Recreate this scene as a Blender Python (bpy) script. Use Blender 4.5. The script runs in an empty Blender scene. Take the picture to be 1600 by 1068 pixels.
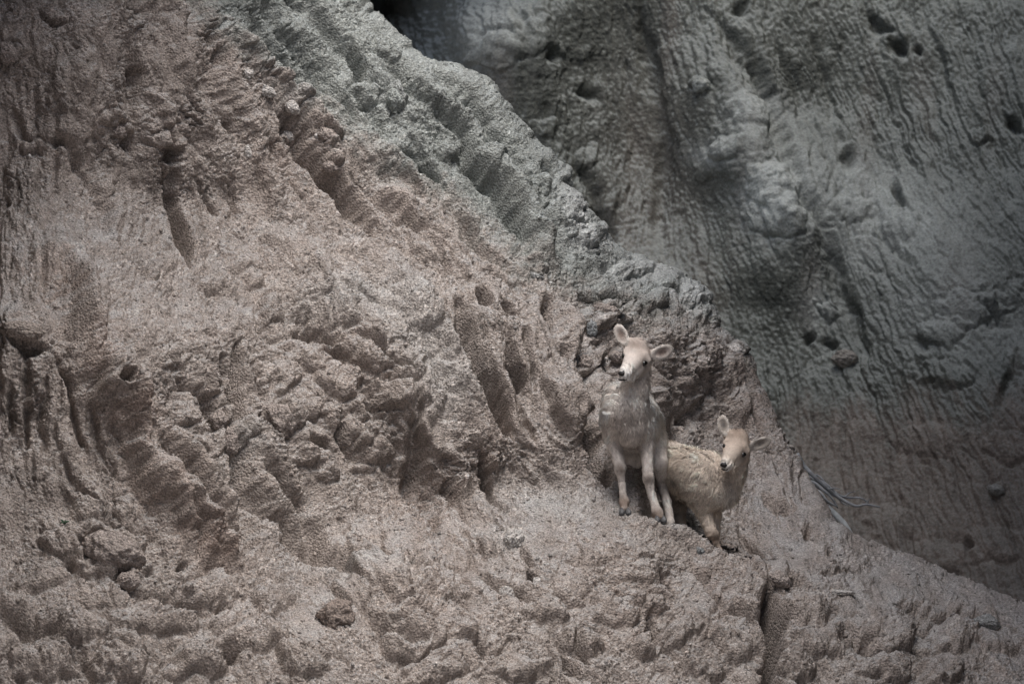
import bpy, bmesh, math
import numpy as np
from mathutils import Vector, Matrix

# ------------------------------------------------------------------ scene, camera, sky, sun, exposure
scene = bpy.context.scene
col = scene.collection
D = 37.0            # metres from the camera to the lambs
S = 480.0           # photograph pixels per metre at that distance
cam_data = bpy.data.cameras.new('camera')
cam = bpy.data.objects.new('camera', cam_data)
col.objects.link(cam)
cam.location = (0, -D, 0)
cam.rotation_euler = (math.radians(90), 0, 0)
cam_data.sensor_width = 36.0
cam_data.lens = 36.0 * D / (1600.0 / S)
cam_data.clip_start = 0.5
cam_data.clip_end = 2000
cam_data.dof.use_dof = True
cam_data.dof.focus_distance = D + 0.12
cam_data.dof.aperture_fstop = 7.0
scene.camera = cam

SUN_EL, SUN_AZ = math.radians(70), math.radians(158)     # azimuth measured from +Y, clockwise
world = bpy.data.worlds.new('World')
scene.world = world
world.use_nodes = True
wn = world.node_tree.nodes
bg = wn['Background']
sky = wn.new('ShaderNodeTexSky')
sky.sky_type = 'NISHITA'
sky.sun_disc = False
sky.sun_elevation = SUN_EL
sky.sun_rotation = SUN_AZ
sky.air_density = 1.0
sky.dust_density = 4.0
hs = wn.new('ShaderNodeHueSaturation')          # thin overcast greys the blue
hs.inputs['Saturation'].default_value = 1.0
world.node_tree.links.new(sky.outputs[0], hs.inputs['Color'])
world.node_tree.links.new(hs.outputs[0], bg.inputs[0])
bg.inputs[1].default_value = 0.085
sun_data = bpy.data.lights.new('sun', 'SUN')
sun_data.energy = 1.5
sun_data.angle = math.radians(46)
sun_data.color = (1.0, 0.985, 0.965)
sun = bpy.data.objects.new('sun', sun_data)
col.objects.link(sun)
sd = Vector((math.sin(SUN_AZ) * math.cos(SUN_EL), math.cos(SUN_AZ) * math.cos(SUN_EL), math.sin(SUN_EL)))
sun.rotation_euler = sd.to_track_quat('Z', 'Y').to_euler()
sun.location = (0, 0, 20)
vs = scene.view_settings
vs.view_transform = 'Standard'
vs.look = 'None'
vs.gamma = 1.0
vs.use_curve_mapping = False
vs.exposure = 1.6

rng = np.random.default_rng(7)

# ------------------------------------------------------------------ helpers
def W(px, py, y=0.0):
    """photograph pixel + depth (metres behind the focal plane) -> world point"""
    f = (D + y) / D / S
    return np.stack(np.broadcast_arrays((np.asarray(px, float) - 800.0) * f, np.asarray(y, float),
                                        (534.0 - np.asarray(py, float)) * f), -1)

def hsh(ix, iy, seed):
    h = (ix.astype(np.int64) * 374761393 + iy.astype(np.int64) * 668265263 + seed * 982451653) & 0xffffffff
    h = ((h ^ (h >> 13)) * 1274126177) & 0xffffffff
    h = ((h ^ (h >> 16)) * 2246822519) & 0xffffffff
    return (h ^ (h >> 13)) & 0xffffffff

def perlin(x, y, seed=0):
    x0 = np.floor(x); y0 = np.floor(y)
    fx = (x - x0).astype(np.float32); fy = (y - y0).astype(np.float32)
    ix = x0.astype(np.int64); iy = y0.astype(np.int64)
    def g(dx, dy):
        a = hsh(ix + dx, iy + dy, seed).astype(np.float32) * np.float32(2 * math.pi / 4294967296.0)
        return np.cos(a) * (fx - dx) + np.sin(a) * (fy - dy)
    u = fx * fx * fx * (fx * (fx * 6 - 15) + 10)
    v = fy * fy * fy * (fy * (fy * 6 - 15) + 10)
    a = g(0, 0); b = g(1, 0); c = g(0, 1); d = g(1, 1)
    return (a + u * (b - a) + v * (c - a + u * (a - b - c + d))) * 1.5

def fbm(x, y, seed, octv=4, gain=0.5):
    r = 0; a = 1.0
    for o in range(octv):
        r = r + a * perlin(x * 2 ** o, y * 2 ** o, seed + 17 * o)
        a *= gain
    return r

def worley(x, y, seed=0, jit=0.9):
    ix = np.floor(x); iy = np.floor(y)
    f1 = np.full(x.shape, 9.0, np.float32); f2 = f1.copy(); cid = np.zeros(x.shape, np.float32)
    for dx in (-1, 0, 1):
        for dy in (-1, 0, 1):
            cx = ix + dx; cy = iy + dy
            h = hsh(cx, cy, seed)
            rx = (h & 0xffff).astype(np.float32) / 65535.0
            ry = (h >> 16).astype(np.float32) / 65535.0
            d = np.hypot(cx + 0.5 + (rx - 0.5) * jit - x, cy + 0.5 + (ry - 0.5) * jit - y).astype(np.float32)
            near = d < f1
            f2 = np.where(near, f1, np.minimum(f2, d))
            cid = np.where(near, (rx * 7.3 + ry * 3.1) % 1.0, cid)
            f1 = np.where(near, d, f1)
    return f1, f2, cid

def sstep(a, b, x):
    t = np.clip((x - a) / (b - a), 0, 1)
    return t * t * (3 - 2 * t)

def tps(pts):
    pts = np.array(pts, float)
    p = pts[:, :2] / 500.0
    def U(r2):
        return np.where(r2 > 0, r2 * np.log(np.maximum(r2, 1e-12)), 0)
    n = len(p)
    K = U(((p[:, None] - p[None]) ** 2).sum(-1)) + np.eye(n) * 2e-3
    P = np.c_[np.ones(n), p]
    A = np.zeros((n + 3, n + 3)); A[:n, :n] = K; A[:n, n:] = P; A[n:, :n] = P.T
    w = np.linalg.solve(A, np.r_[pts[:, 2], 0, 0, 0])
    def f(x, y):
        x = np.asarray(x, float) / 500.0; y = np.asarray(y, float) / 500.0
        r = w[n] + w[n + 1] * x + w[n + 2] * y
        for i in range(n):
            r = r + w[i] * U((x - p[i, 0]) ** 2 + (y - p[i, 1]) ** 2)
        return r
    return f

def polydist(x, y, poly):
    """distance to polyline, signed side (positive on its right when walking down it), parameter 0..1"""
    best = np.full(x.shape, 1e9); side = np.zeros(x.shape); par = np.zeros(x.shape)
    nx = np.zeros(x.shape); ny = np.zeros(x.shape)
    L = len(poly) - 1
    for i in range(L):
        (ax, ay), (bx, by) = poly[i][:2], poly[i + 1][:2]
        dx, dy = bx - ax, by - ay
        l2 = dx * dx + dy * dy + 1e-9
        t = np.clip(((x - ax) * dx + (y - ay) * dy) / l2, 0, 1)
        qx = ax + t * dx; qy = ay + t * dy
        d = np.hypot(x - qx, y - qy)
        m = d < best
        best = np.where(m, d, best)
        side = np.where(m, np.sign(dx * (y - ay) - dy * (x - ax)), side)
        par = np.where(m, (i + t) / L, par)
        nx = np.where(m, x - qx, nx); ny = np.where(m, y - qy, ny)
    return best, side, par, nx, ny

class Field:
    """relief in pixel units over an irregular grid of (px, py)"""
    def __init__(self, us, vs_):
        self.us = us; self.vs = vs_
        self.X, self.Y = np.meshgrid(us, vs_)
        self.H = np.zeros(self.X.shape)
        self.wx = 9 * perlin(self.X / 40, self.Y / 40, 91) + 4 * perlin(self.X / 13, self.Y / 13, 92)
        self.wy = 9 * perlin(self.X / 40, self.Y / 40, 93) + 4 * perlin(self.X / 13, self.Y / 13, 94)
    def win(self, x0, x1, y0, y1):
        i0, i1 = np.searchsorted(self.us, [x0, x1]); j0, j1 = np.searchsorted(self.vs, [y0, y1])
        return slice(j0, j1), slice(i0, i1)
    def stroke(self, poly, w, h, sharp=2.0, warp=0.6, bank=0.0):
        """h > 0 a rib standing out, h < 0 a crack; bank: step down to the right of the line"""
        xs = [p[0] for p in poly]; ys = [p[1] for p in poly]
        m = w * 4 + 20 + abs(bank) * 6
        s = self.win(min(xs) - m, max(xs) + m, min(ys) - m, max(ys) + m)
        X = self.X[s] + warp * self.wx[s]; Y = self.Y[s] + warp * self.wy[s]
        d, side, par, _, _ = polydist(X, Y, poly)
        env = np.sqrt(np.clip(np.sin(np.pi * np.clip(par * 0.94 + 0.03, 0, 1)), 0, 1))
        ww = w * (0.45 + 0.55 * env)
        self.H[s] += h * env * np.exp(-np.abs(d / ww) ** sharp)
        if bank:
            k = np.exp(-(d / (w * 2.6)) ** 2) * env
            self.H[s] -= bank * k * np.tanh(side * d / w)
    def lump(self, cx, cy, rx, ry, h, ang=0.0, warp=1.0, rim=0.28):
        h = h * 0.75
        m = max(rx, ry) * 1.6 + 12
        s = self.win(cx - m, cx + m, cy - m, cy + m)
        X = self.X[s] + warp * self.wx[s] - cx; Y = self.Y[s] + warp * self.wy[s] - cy
        c, q = math.cos(math.radians(ang)), math.sin(math.radians(ang))
        u = (X * c + Y * q) / rx; v = (-X * q + Y * c) / ry
        r = np.hypot(u, v) * (1 + 0.28 * perlin(self.X[s] / (0.55 * rx + 4) + cx, self.Y[s] / (0.55 * ry + 4) + cy, 95))
        self.H[s] += h * np.clip(1 - r ** 2.4, 0, 1) ** 0.75 - rim * h * np.exp(-((r - 1.08) / 0.16) ** 2)

def axis(a0, a1, b0, b1, fine, coarse):
    """fine steps between a0 and a1, growing steps out to b0 and b1"""
    mid = list(np.arange(a0, a1 + 0.01, fine))
    lo, hi, st = [], [], fine
    x = a0
    while x > b0:
        st = min(st * 1.18, coarse); x -= st; lo.append(x)
    x = mid[-1]; st = fine
    while x < b1:
        st = min(st * 1.18, coarse); x += st; hi.append(x)
    return np.array(lo[::-1] + mid + hi)

def grid_normals(P):
    du = np.gradient(P, axis=1); dv = np.gradient(P, axis=0)
    n = np.cross(dv, du)          # towards the camera side
    n /= np.linalg.norm(n, axis=-1, keepdims=True) + 1e-12
    return n

def make_mesh(name, verts, faces, colors=None, smooth=True):
    me = bpy.data.meshes.new(name)
    verts = np.ascontiguousarray(verts, np.float32); faces = np.ascontiguousarray(faces, np.int32)
    n, k = faces.shape
    me.vertices.add(len(verts)); me.vertices.foreach_set('co', verts.ravel())
    me.loops.add(n * k); me.loops.foreach_set('vertex_index', faces.ravel())
    me.polygons.add(n); me.polygons.foreach_set('loop_start', np.arange(0, n * k, k, dtype=np.int32))
    me.polygons.foreach_set('use_smooth', np.full(n, smooth))
    me.update(calc_edges=True)
    if colors is not None:
        a = me.color_attributes.new('tint', 'FLOAT_COLOR', 'POINT')
        c = np.ones((len(verts), 4), np.float32); c[:, :3] = colors
        a.data.foreach_set('color', c.ravel())
    return me

def link(name, me, mat=None, parent=None):
    o = bpy.data.objects.new(name, me)
    col.objects.link(o)
    if mat is not None: me.materials.append(mat)
    if parent is not None: o.parent = parent
    return o

def tag(o, label=None, cat=None, group=None, kind=None):
    if label: o['label'] = label
    if cat: o['category'] = cat
    if group: o['group'] = group
    if kind: o['kind'] = kind
    return o

# ------------------------------------------------------------------ materials
def clay_material(name, scale=1.0, rough=0.95, bump=0.85, grain=0.42):
    m = bpy.data.materials.new(name); m.use_nodes = True
    nt = m.node_tree; N = nt.nodes; L = nt.links
    b = N['Principled BSDF']; b.inputs['Roughness'].default_value = rough
    b.inputs['Specular IOR Level'].default_value = 0.12
    at = N.new('ShaderNodeAttribute'); at.attribute_name = 'tint'
    tc = N.new('ShaderNodeTexCoord')
    n1 = N.new('ShaderNodeTexNoise'); n1.inputs['Scale'].default_value = 170 * scale; n1.inputs['Detail'].default_value = 4
    n2 = N.new('ShaderNodeTexNoise'); n2.inputs['Scale'].default_value = 22 * scale; n2.inputs['Detail'].default_value = 5
    vo = N.new('ShaderNodeTexVoronoi'); vo.inputs['Scale'].default_value = 120 * scale
    for t in (n1, n2, vo): L.new(tc.outputs['Object'], t.inputs['Vector'])
    r1 = N.new('ShaderNodeMapRange'); r1.inputs['From Min'].default_value = 0.3; r1.inputs['From Max'].default_value = 0.7
    r1.inputs['To Min'].default_value = 1 - grain; r1.inputs['To Max'].default_value = 1 + grain
    L.new(n1.outputs['Fac'], r1.inputs['Value'])
    r2 = N.new('ShaderNodeMapRange'); r2.inputs['From Min'].default_value = 0.3; r2.inputs['From Max'].default_value = 0.7
    r2.inputs['To Min'].default_value = 0.86; r2.inputs['To Max'].default_value = 1.14
    L.new(n2.outputs['Fac'], r2.inputs['Value'])
    mu = N.new('ShaderNodeMath'); mu.operation = 'MULTIPLY'
    L.new(r1.outputs[0], mu.inputs[0]); L.new(r2.outputs[0], mu.inputs[1])
    vm = N.new('ShaderNodeVectorMath'); vm.operation = 'SCALE'
    L.new(at.outputs['Color'], vm.inputs[0]); L.new(mu.outputs[0], vm.inputs['Scale'])
    L.new(vm.outputs[0], b.inputs['Base Color'])
    ad = N.new('ShaderNodeMath'); ad.operation = 'SUBTRACT'
    L.new(n1.outputs['Fac'], ad.inputs[0]); L.new(vo.outputs['Distance'], ad.inputs[1])
    bp = N.new('ShaderNodeBump'); bp.inputs['Strength'].default_value = bump; bp.inputs['Distance'].default_value = 0.006 / scale
    L.new(ad.outputs[0], bp.inputs['Height']); L.new(bp.outputs[0], b.inputs['Normal'])
    return m

M_clay = clay_material('badlands_clay')
M_clay_far = clay_material('far_badlands_clay', scale=0.7, bump=0.4, grain=0.25)

def plain(name, rgb, rough=0.7, spec=0.3, noise=0.15, scale=60, bump=0.0):
    m = bpy.data.materials.new(name); m.use_nodes = True
    nt = m.node_tree; N = nt.nodes; L = nt.links
    b = N['Principled BSDF']; b.inputs['Roughness'].default_value = rough
    b.inputs['Specular IOR Level'].default_value = spec
    tc = N.new('ShaderNodeTexCoord'); n = N.new('ShaderNodeTexNoise')
    n.inputs['Scale'].default_value = scale; n.inputs['Detail'].default_value = 5
    L.new(tc.outputs['Object'], n.inputs['Vector'])
    cr = N.new('ShaderNodeValToRGB')
    cr.color_ramp.elements[0].position = 0.3; cr.color_ramp.elements[1].position = 0.7
    cr.color_ramp.elements[0].color = (*[c * (1 - noise) for c in rgb], 1)
    cr.color_ramp.elements[1].color = (*[c * (1 + noise) for c in rgb], 1)
    L.new(n.outputs['Fac'], cr.inputs[0]); L.new(cr.outputs[0], b.inputs['Base Color'])
    if bump:
        bp = N.new('ShaderNodeBump'); bp.inputs['Strength'].default_value = bump; bp.inputs['Distance'].default_value = 0.004
        L.new(n.outputs['Fac'], bp.inputs['Height']); L.new(bp.outputs[0], b.inputs['Normal'])
    return m

# ------------------------------------------------------------------ foreground slope
SIL = [(380, -1700), (430, -700), (500, -220), (548, -80), (572, 0), (577, 22), (604, 42), (640, 70), (665, 92), (716, 105), (737, 121),
       (770, 150), (798, 182), (830, 218), (864, 250), (886, 268), (891, 290), (906, 310), (916, 332), (945, 365), (967, 391),
       (1005, 402), (1040, 426), (1085, 440), (1101, 456), (1112, 485), (1117, 512), (1136, 526), (1165, 545), (1173, 566),
       (1186, 600), (1201, 640), (1216, 672), (1241, 720), (1260, 755), (1281, 786), (1301, 818), (1322, 831), (1370, 855),
       (1430, 876), (1500, 906), (1560, 930), (1600, 946), (1750, 1010), (1900, 1080), (3200, 1700)]

FG = [(-200, 1068, -1.5), (0, 1068, -1.3), (400, 1068, -1.0), (800, 1068, -0.72), (1100, 1068, -0.48), (1400, 1068, -0.2), (1600, 1068, 0.05), (1800, 1100, 0.05),
      (-200, 1300, -1.9), (400, 1300, -1.4), (1000, 1300, -0.95), (1600, 1300, -0.4), (1800, 1300, -.3),
      (0, 950, -1.08), (200, 950, -0.97), (500, 950, -0.67), (800, 950, -0.46), (1050, 950, -0.24), (1200, 950, -0.09), (1400, 960, 0.15), (1600, 975, 0.4),
      (0, 860, -0.86), (200, 850, -0.78), (370, 880, -0.58), (600, 900, -0.5), (800, 860, -0.22), (1000, 850, -0.1), (1124, 880, 0.05), (1250, 870, .32), (1370, 870, .7), (1500, 920, .65),
      (0, 800, -0.78), (200, 790, -0.72), (320, 800, -0.55), (450, 770, -0.24), (540, 860, -0.3), (560, 790, -0.12), (700, 800, 0.0), (860, 800, 0.0), (975, 803, 0.04), (1150, 810, 0.35), (1285, 815, 0.75),
      (640, 740, 0.02), (780, 770, 0.1), (940, 755, .22), (1080, 770, 0.38), (1240, 760, .92),
      (0, 650, -0.66), (100, 650, -0.62), (180, 660, -0.6), (300, 660, -0.36), (450, 660, -0.10), (600, 660, 0.08), (690, 690, 0.08), (750, 650, 0.19), (880, 650, .25), (1050, 650, .72), (1195, 650, 1.08),
      (40, 520, -0.58), (115, 520, -0.52), (300, 520, -0.16), (450, 520, .14), (600, 520, .26), (720, 520, 0.40), (850, 520, 0.50), (960, 530, 0.7), (1110, 545, 1.08),
      (-20, 430, -.32), (100, 430, -0.33), (300, 430, 0.1), (500, 430, .38), (700, 430, .58), (890, 440, .77), (1060, 440, 1.33), (1000, 480, .9), (1000, 418, 1.18), (1085, 505, 1.12),
      (0, 340, 0.0), (250, 340, 0.32), (450, 340, 0.52), (650, 340, .76), (900, 345, 1.02),
      (-200, 250, 0.1), (100, 250, 0.14), (250, 250, 0.36), (400, 250, .58), (600, 250, .85), (850, 255, 1.12),
      (100, 120, 0.22), (300, 120, 0.48), (400, 120, .76), (600, 120, 1.05), (720, 115, 1.2),
      (-200, 0, .2), (100, 0, .30), (280, 0, .58), (400, 0, .92), (565, 10, 1.25),
      (-200, -200, .35), (200, -200, .55), (500, -200, 1.4),
      (-200, 700, -.8), (-200, 850, -1.1)]
fg_tps = tps(FG)
LIP = [(985, 812), (1008, 818), (1029, 827), (1057, 832), (1088, 850), (1124, 873), (1150, 884), (1185, 893)]
LIPX = np.array([p[0] for p in LIP], float); LIPY = np.array([p[1] for p in LIP], float)
BAND = 15.0

def fg_macro(X, Y):
    cx = np.clip(X, -200, 1800); cy = np.clip(Y, -200, 1300)
    y = fg_tps(cx, cy)
    y = y - 1.0 * np.maximum(Y - 1300, 0) / S - 1.3 * np.maximum(-140 - Y, 0) / S  # upper overhang added out of frame to shade the top
    y = y - 4.5 * np.maximum(-150 - X, 0) / S  # unseen side wall turned forward, added to block sky on the left
    y = y + 0.5 * np.maximum(X - 1800, 0) / S
    lip = np.interp(X, LIPX, LIPY)
    up = 130 * sstep(760, 480, Y)
    env = np.clip((X - 990 + up) / (60 + up), 0, 1); env = env * env * (3 - 2 * env) * (1 - sstep(1130, 1290, X))
    t = np.clip((lip - Y) / BAND, 0, 1)
    dec = 0.22 + 0.78 * np.clip((Y - 480) / (lip - 480), 0, 1)
    y = y + 0.46 * env * t * np.where(Y < lip - BAND, dec, 1)
    dip = sstep(990, 1050, X) * (1 - sstep(1140, 1185, X)) * 0.045 * np.clip(np.sin(np.pi * t), 0, 1) ** 0.5 * (t > 0) * (t < 1)
    # wall right of the vertical edge at px 906 stands back a little
    st = sstep(903, 913, X + 0.5 * 8 * perlin(Y / 30, X * 0, 5)) * sstep(455, 480, Y) * (1 - sstep(640, 750, Y)) * (1 - sstep(960, 1030, X))
    y = y + 0.07 * st
    return y, dip

FINE = 1.55
us = axis(-40, 1640, -1500, 2600, FINE, 60)
vs_ = axis(-30, 1100, -1500, 3300, FINE, 60)
F = Field(us, vs_)
X, Y = F.X, F.Y

# --- traced relief (pixels): cracks, ribs, lumps
cr = lambda pts, w, d, **k: F.stroke(pts, w, -d * 1.45, **k)
rb = lambda pts, w, h, **k: F.stroke(pts, w, h * 1.35, **k)
# left pink wall
cr([(200, 60), (203, 121), (199, 205)], 6, 9, bank=5)
cr([(204, 112), (205, 130)], 6, 14)
cr([(252, 234), (264, 252)], 11, 60, sharp=3, warp=.3)
cr([(240, 262), (258, 300), (272, 350), (283, 395), (292, 428)], 7, 20, bank=7)
cr([(258, 250), (262, 300)], 5, 14)
cr([(306, 60), (310, 80)], 5, 13); cr([(319, 84), (325, 108)], 4.5, 16)
cr([(18, 170), (30, 205), (48, 230)], 8, 10); cr([(70, 225), (100, 235), (120, 262), (140, 290)], 7, 9)
cr([(140, 290), (160, 330), (163, 370)], 7, 8); cr([(320, 300), (318, 325), (335, 345)], 5, 10)
cr([(190, 215), (195, 240)], 6, 10); cr([(60, 25), (80, 47), (95, 50)], 5, 11)
cr([(345, 195), (347, 215)], 3.5, 8); cr([(356, 280), (365, 330), (352, 352)], 6, 7)
rb([(330, 55), (380, 110), (410, 145), (455, 175), (500, 215), (540, 270)], 16, 15)
rb([(300, 0), (340, 90), (372, 180), (395, 260), (440, 350)], 22, 12)
rb([(150, 0), (120, 120), (150, 220)], 40, 10); rb([(240, 100), (235, 200), (250, 330)], 30, 9)
cr([(430, 190), (450, 205), (470, 240), (500, 275), (540, 312), (570, 345)], 9, 20, bank=7)
cr([(418, 232), (425, 248)], 5, 14)
for a in [(387, 116, 9, 8, 8), (414, 141, 20, 11, 11, 30), (455, 167, 18, 11, 12, 30), (440, 180, 9, 7, 8), (448, 214, 13, 9, 11), (510, 213, 22, 14, 13, 30), (516, 260, 14, 10, 11), (500, 240, 10, 8, 8), (387, 240, 8, 13, 8),
          (187, 207, 12, 11, 10), (50, 237, 24, 15, 12), (165, 190, 16, 12, 8), (235, 220, 18, 14, 9), (155, 300, 20, 18, 8),
          (420, 490, 21, 27, 12), (485, 472, 30, 10, 8), (325, 455, 22, 14, 9), (240, 430, 30, 18, 9), (395, 440, 26, 16, 8)]:
    F.lump(*a)
# ledge and left rib
rb([(60, 415), (105, 425), (118, 470), (128, 540), (160, 620), (192, 660), (214, 720), (240, 775), (300, 832), (318, 870)], 20, 22, warp=.8)
rb([(150, 560), (200, 650)], 26, 16)
rb([(225, 745), (300, 800), (340, 850), (365, 885)], 22, 16)
cr([(250, 690), (290, 735), (330, 780), (383, 836), (378, 872)], 11, 16, bank=14)
cr([(165, 615), (172, 632)], 6, 22, sharp=3); cr([(204, 640), (212, 662)], 6, 14)
cr([(40, 560), (38, 630), (42, 705)], 5, 13); cr([(70, 590), (62, 660), (70, 720)], 5, 10); cr([(85, 555), (105, 610), (112, 660), (130, 700)], 5, 11)
cr([(14, 600), (18, 680)], 5, 10); cr([(96, 720), (120, 770), (150, 790)], 6, 9); cr([(140, 640), (150, 700), (180, 750)], 5, 8)
cr([(20, 540), (45, 552), (66, 548)], 11, 22)
cr([(300, 755), (304, 800)], 6, 8); cr([(268, 795), (292, 830), (300, 880)], 5, 10); cr([(335, 838), (341, 846)], 5, 13); cr([(352, 855), (358, 876)], 5, 13); cr([(362, 820), (374, 826)], 4, 10)
# lower left ground
for a in [(178, 862, 52, 36, 22, 15), (100, 860, 46, 22, 16, 20), (150, 892, 40, 20, 14, 15), (200, 908, 20, 16, 15), (60, 905, 46, 26, 12), (330, 925, 44, 26, 13), (425, 940, 36, 24, 14), (250, 970, 60, 30, 12), (110, 985, 60, 34, 14),
          (400, 1000, 50, 26, 13), (300, 1040, 50, 30, 13), (180, 1050, 50, 30, 14), (60, 1040, 55, 34, 15), (470, 1040, 44, 26, 13), (345, 975, 24, 16, 10), (500, 905, 30, 14, 9)]:
    F.lump(*a)
cr([(128, 848), (140, 862), (142, 876)], 8, 26); cr([(150, 885), (185, 892), (190, 900)], 5, 11); cr([(105, 880), (112, 892)], 7, 12); cr([(338, 1018), (370, 1035)], 14, 26); cr([(275, 888), (283, 898)], 8, 13)
cr([(0, 950), (40, 985), (90, 1005)], 14, 18); cr([(200, 930), (260, 945), (320, 960)], 10, 12); cr([(345, 958), (352, 940)], 6, 11)
# centre: ribs and clods
cr([(362, 545), (367, 600), (369, 662)], 6, 24, bank=8); cr([(340, 560), (352, 600)], 5, 10); cr([(363, 695), (368, 740), (376, 790), (400, 840)], 11, 22)
cr([(380, 760), (420, 810), (470, 850), (520, 872), (560, 880)], 12, 17, bank=8)
cr([(455, 780), (480, 830), (500, 860)], 9, 13); cr([(395, 720), (430, 770), (470, 800)], 8, 10)
for a in [(438, 657, 25, 31, 17, -20), (342, 656, 15, 17, 14), (360, 690, 13, 26, 15), (385, 665, 13, 22, 11), (480, 650, 15, 16, 10), (510, 660, 17, 22, 12), (545, 690, 22, 30, 15, -20), (580, 700, 32, 34, 17, 30), (605, 712, 28, 20, 10, 35), (563, 730, 18, 16, 9),
          (430, 590, 34, 26, 12, 20), (470, 560, 40, 22, 11, 30), (520, 600, 40, 26, 14, 35), (560, 560, 44, 22, 12, 40), (620, 590, 36, 24, 12, 45), (610, 640, 40, 28, 15, 30), (660, 620, 24, 40, 12, -20), (500, 500, 50, 20, 9, 15), (560, 470, 50, 20, 10, 25), (640, 500, 50, 24, 10, 40), (690, 540, 24, 44, 10, -25),
          (300, 590, 40, 26, 12, 30), (260, 560, 30, 20, 9), (280, 640, 28, 24, 11), (320, 700, 30, 20, 9), (460, 720, 24, 18, 9), (500, 740, 22, 26, 9), (620, 660, 60, 40, 12, 25)]:
    F.lump(*a)
cr([(545, 540), (580, 565), (610, 590), (640, 605)], 5, 10); cr([(490, 545), (520, 560), (540, 590)], 5, 10); cr([(455, 520), (490, 525), (530, 545)], 6, 11)
cr([(520, 655), (522, 690), (535, 720)], 5, 13); cr([(595, 610), (630, 625), (650, 660), (646, 690)], 6, 12)
cr([(640, 665), (650, 700), (645, 740), (640, 780)], 12, 22, bank=8); cr([(560, 640), (600, 655), (625, 665)], 4, 8)
cr([(470, 690), (500, 705), (520, 745)], 6, 12); cr([(395, 600), (410, 640)], 5, 11); cr([(300, 610), (325, 650), (330, 690)], 6, 12)
rb([(420, 380), (500, 440), (580, 540), (640, 640), (665, 740)], 34, 16); rb([(560, 400), (640, 480), (700, 560), (740, 660), (770, 760)], 26, 18)
rb([(430, 640), (470, 720), (520, 790), (560, 850)], 28, 10)
# dark wall band and its slits
cr([(718, 480), (724, 530), (735, 580), (757, 620), (778, 658), (785, 680)], 13, 34, bank=6)
cr([(742, 462), (750, 480), (760, 492)], 6, 22); cr([(781, 485), (787, 498), (794, 513)], 6, 24); cr([(850, 472), (853, 495), (862, 522)], 6, 28); cr([(876, 550), (884, 568)], 6, 20)
cr([(790, 575), (800, 590), (812, 600)], 10, 30, sharp=3); cr([(785, 540), (795, 575), (812, 640), (830, 700)], 8, 14); cr([(812, 530), (826, 570), (832, 620)], 4.5, 11); cr([(765, 640), (775, 670)], 6, 16); cr([(748, 590), (760, 620)], 6, 16)
cr([(907, 465), (909, 540), (907, 600), (908, 656), (916, 690), (923, 721), (935, 742), (948, 754)], 6, 22, bank=6)
cr([(918, 690), (928, 716)], 9, 26); cr([(935, 745), (960, 752)], 8, 22)
cr([(840, 600), (860, 650), (880, 690)], 4, 7); cr([(690, 480), (700, 530), (715, 570)], 5, 9)
rb([(760, 475), (775, 530), (800, 560)], 14, 9); rb([(815, 480), (840, 540), (870, 610), (890, 680)], 22, 10); rb([(870, 480), (890, 520), (900, 560)], 14, 9)
cr([(745, 720), (752, 760), (765, 790)], 7, 17); F.lump(765, 745, 15, 30, 12, -15)
cr([(650, 730), (665, 790), (680, 840)], 14, 14); cr([(690, 760), (700, 800)], 8, 9)
rb([(700, 700), (715, 760), (725, 810)], 12, 12)
for a in [(944, 487, 24, 15, 18, 20), (925, 513, 11, 16, 13), (915, 570, 14, 20, 12), (965, 500, 18, 10, 9), (963, 553, 16, 12, 5), (1000, 600, 20, 30, 8), (1085, 560, 26, 34, 9), (1060, 610, 20, 40, 9), (1130, 590, 20, 30, 9), (1150, 640, 22, 40, 9), (1110, 640, 20, 30, 8)]:
    F.lump(*a)
cr([(948, 568), (960, 580)], 8, 9); cr([(1065, 650), (1072, 672)], 7, 16); cr([(1218, 718), (1224, 728)], 4, 10); cr([(1010, 560), (1040, 640), (1060, 690)], 7, 8); cr([(1095, 570), (1120, 640), (1150, 720)], 6, 8); cr([(1175, 640), (1200, 720), (1240, 800)], 6, 8)
cr([(1250, 740), (1262, 790)], 4, 8); cr([(1258, 830), (1268, 832)], 7, 15); cr([(1195, 785), (1215, 800), (1240, 802)], 7, 10)
# green slope
cr([(676, 172), (705, 192), (727, 213), (731, 263), (755, 288), (778, 308), (790, 340), (803, 364), (822, 404)], 9, 20, bank=7)
cr([(622, 240), (650, 262), (668, 280), (682, 290)], 7, 20); cr([(795, 355), (808, 372)], 7, 20)
cr([(540, 145), (575, 180), (600, 225)], 9, 13); cr([(545, 80), (562, 110), (560, 128)], 6, 16); cr([(425, 40), (470, 100), (520, 160), (570, 205)], 10, 12, bank=4)
cr([(385, 30), (430, 95), (470, 135)], 9, 9); cr([(480, 30), (530, 80), (580, 140)], 9, 10); cr([(610, 110), (640, 150), (690, 200)], 9, 10)
cr([(700, 330), (740, 380), (800, 440)], 9, 10, bank=4); cr([(560, 290), (620, 350), (700, 430)], 10, 12, bank=4); cr([(835, 300), (850, 360), (880, 410)], 8, 11); cr([(845, 255), (860, 275), (855, 300)], 6, 15)
cr([(680, 110), (720, 160), (780, 220), (830, 280)], 9, 10); cr([(640, 340), (690, 390), (730, 440)], 8, 10); cr([(485, 250), (540, 330), (600, 400)], 9, 10)
rb([(585, 300), (600, 310), (650, 360), (720, 420)], 18, 12); rb([(590, 240), (612, 262), (660, 310)], 16, 12); rb([(740, 230), (790, 290), (830, 360), (850, 420)], 16, 12); rb([(640, 130), (690, 175)], 14, 9)
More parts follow.
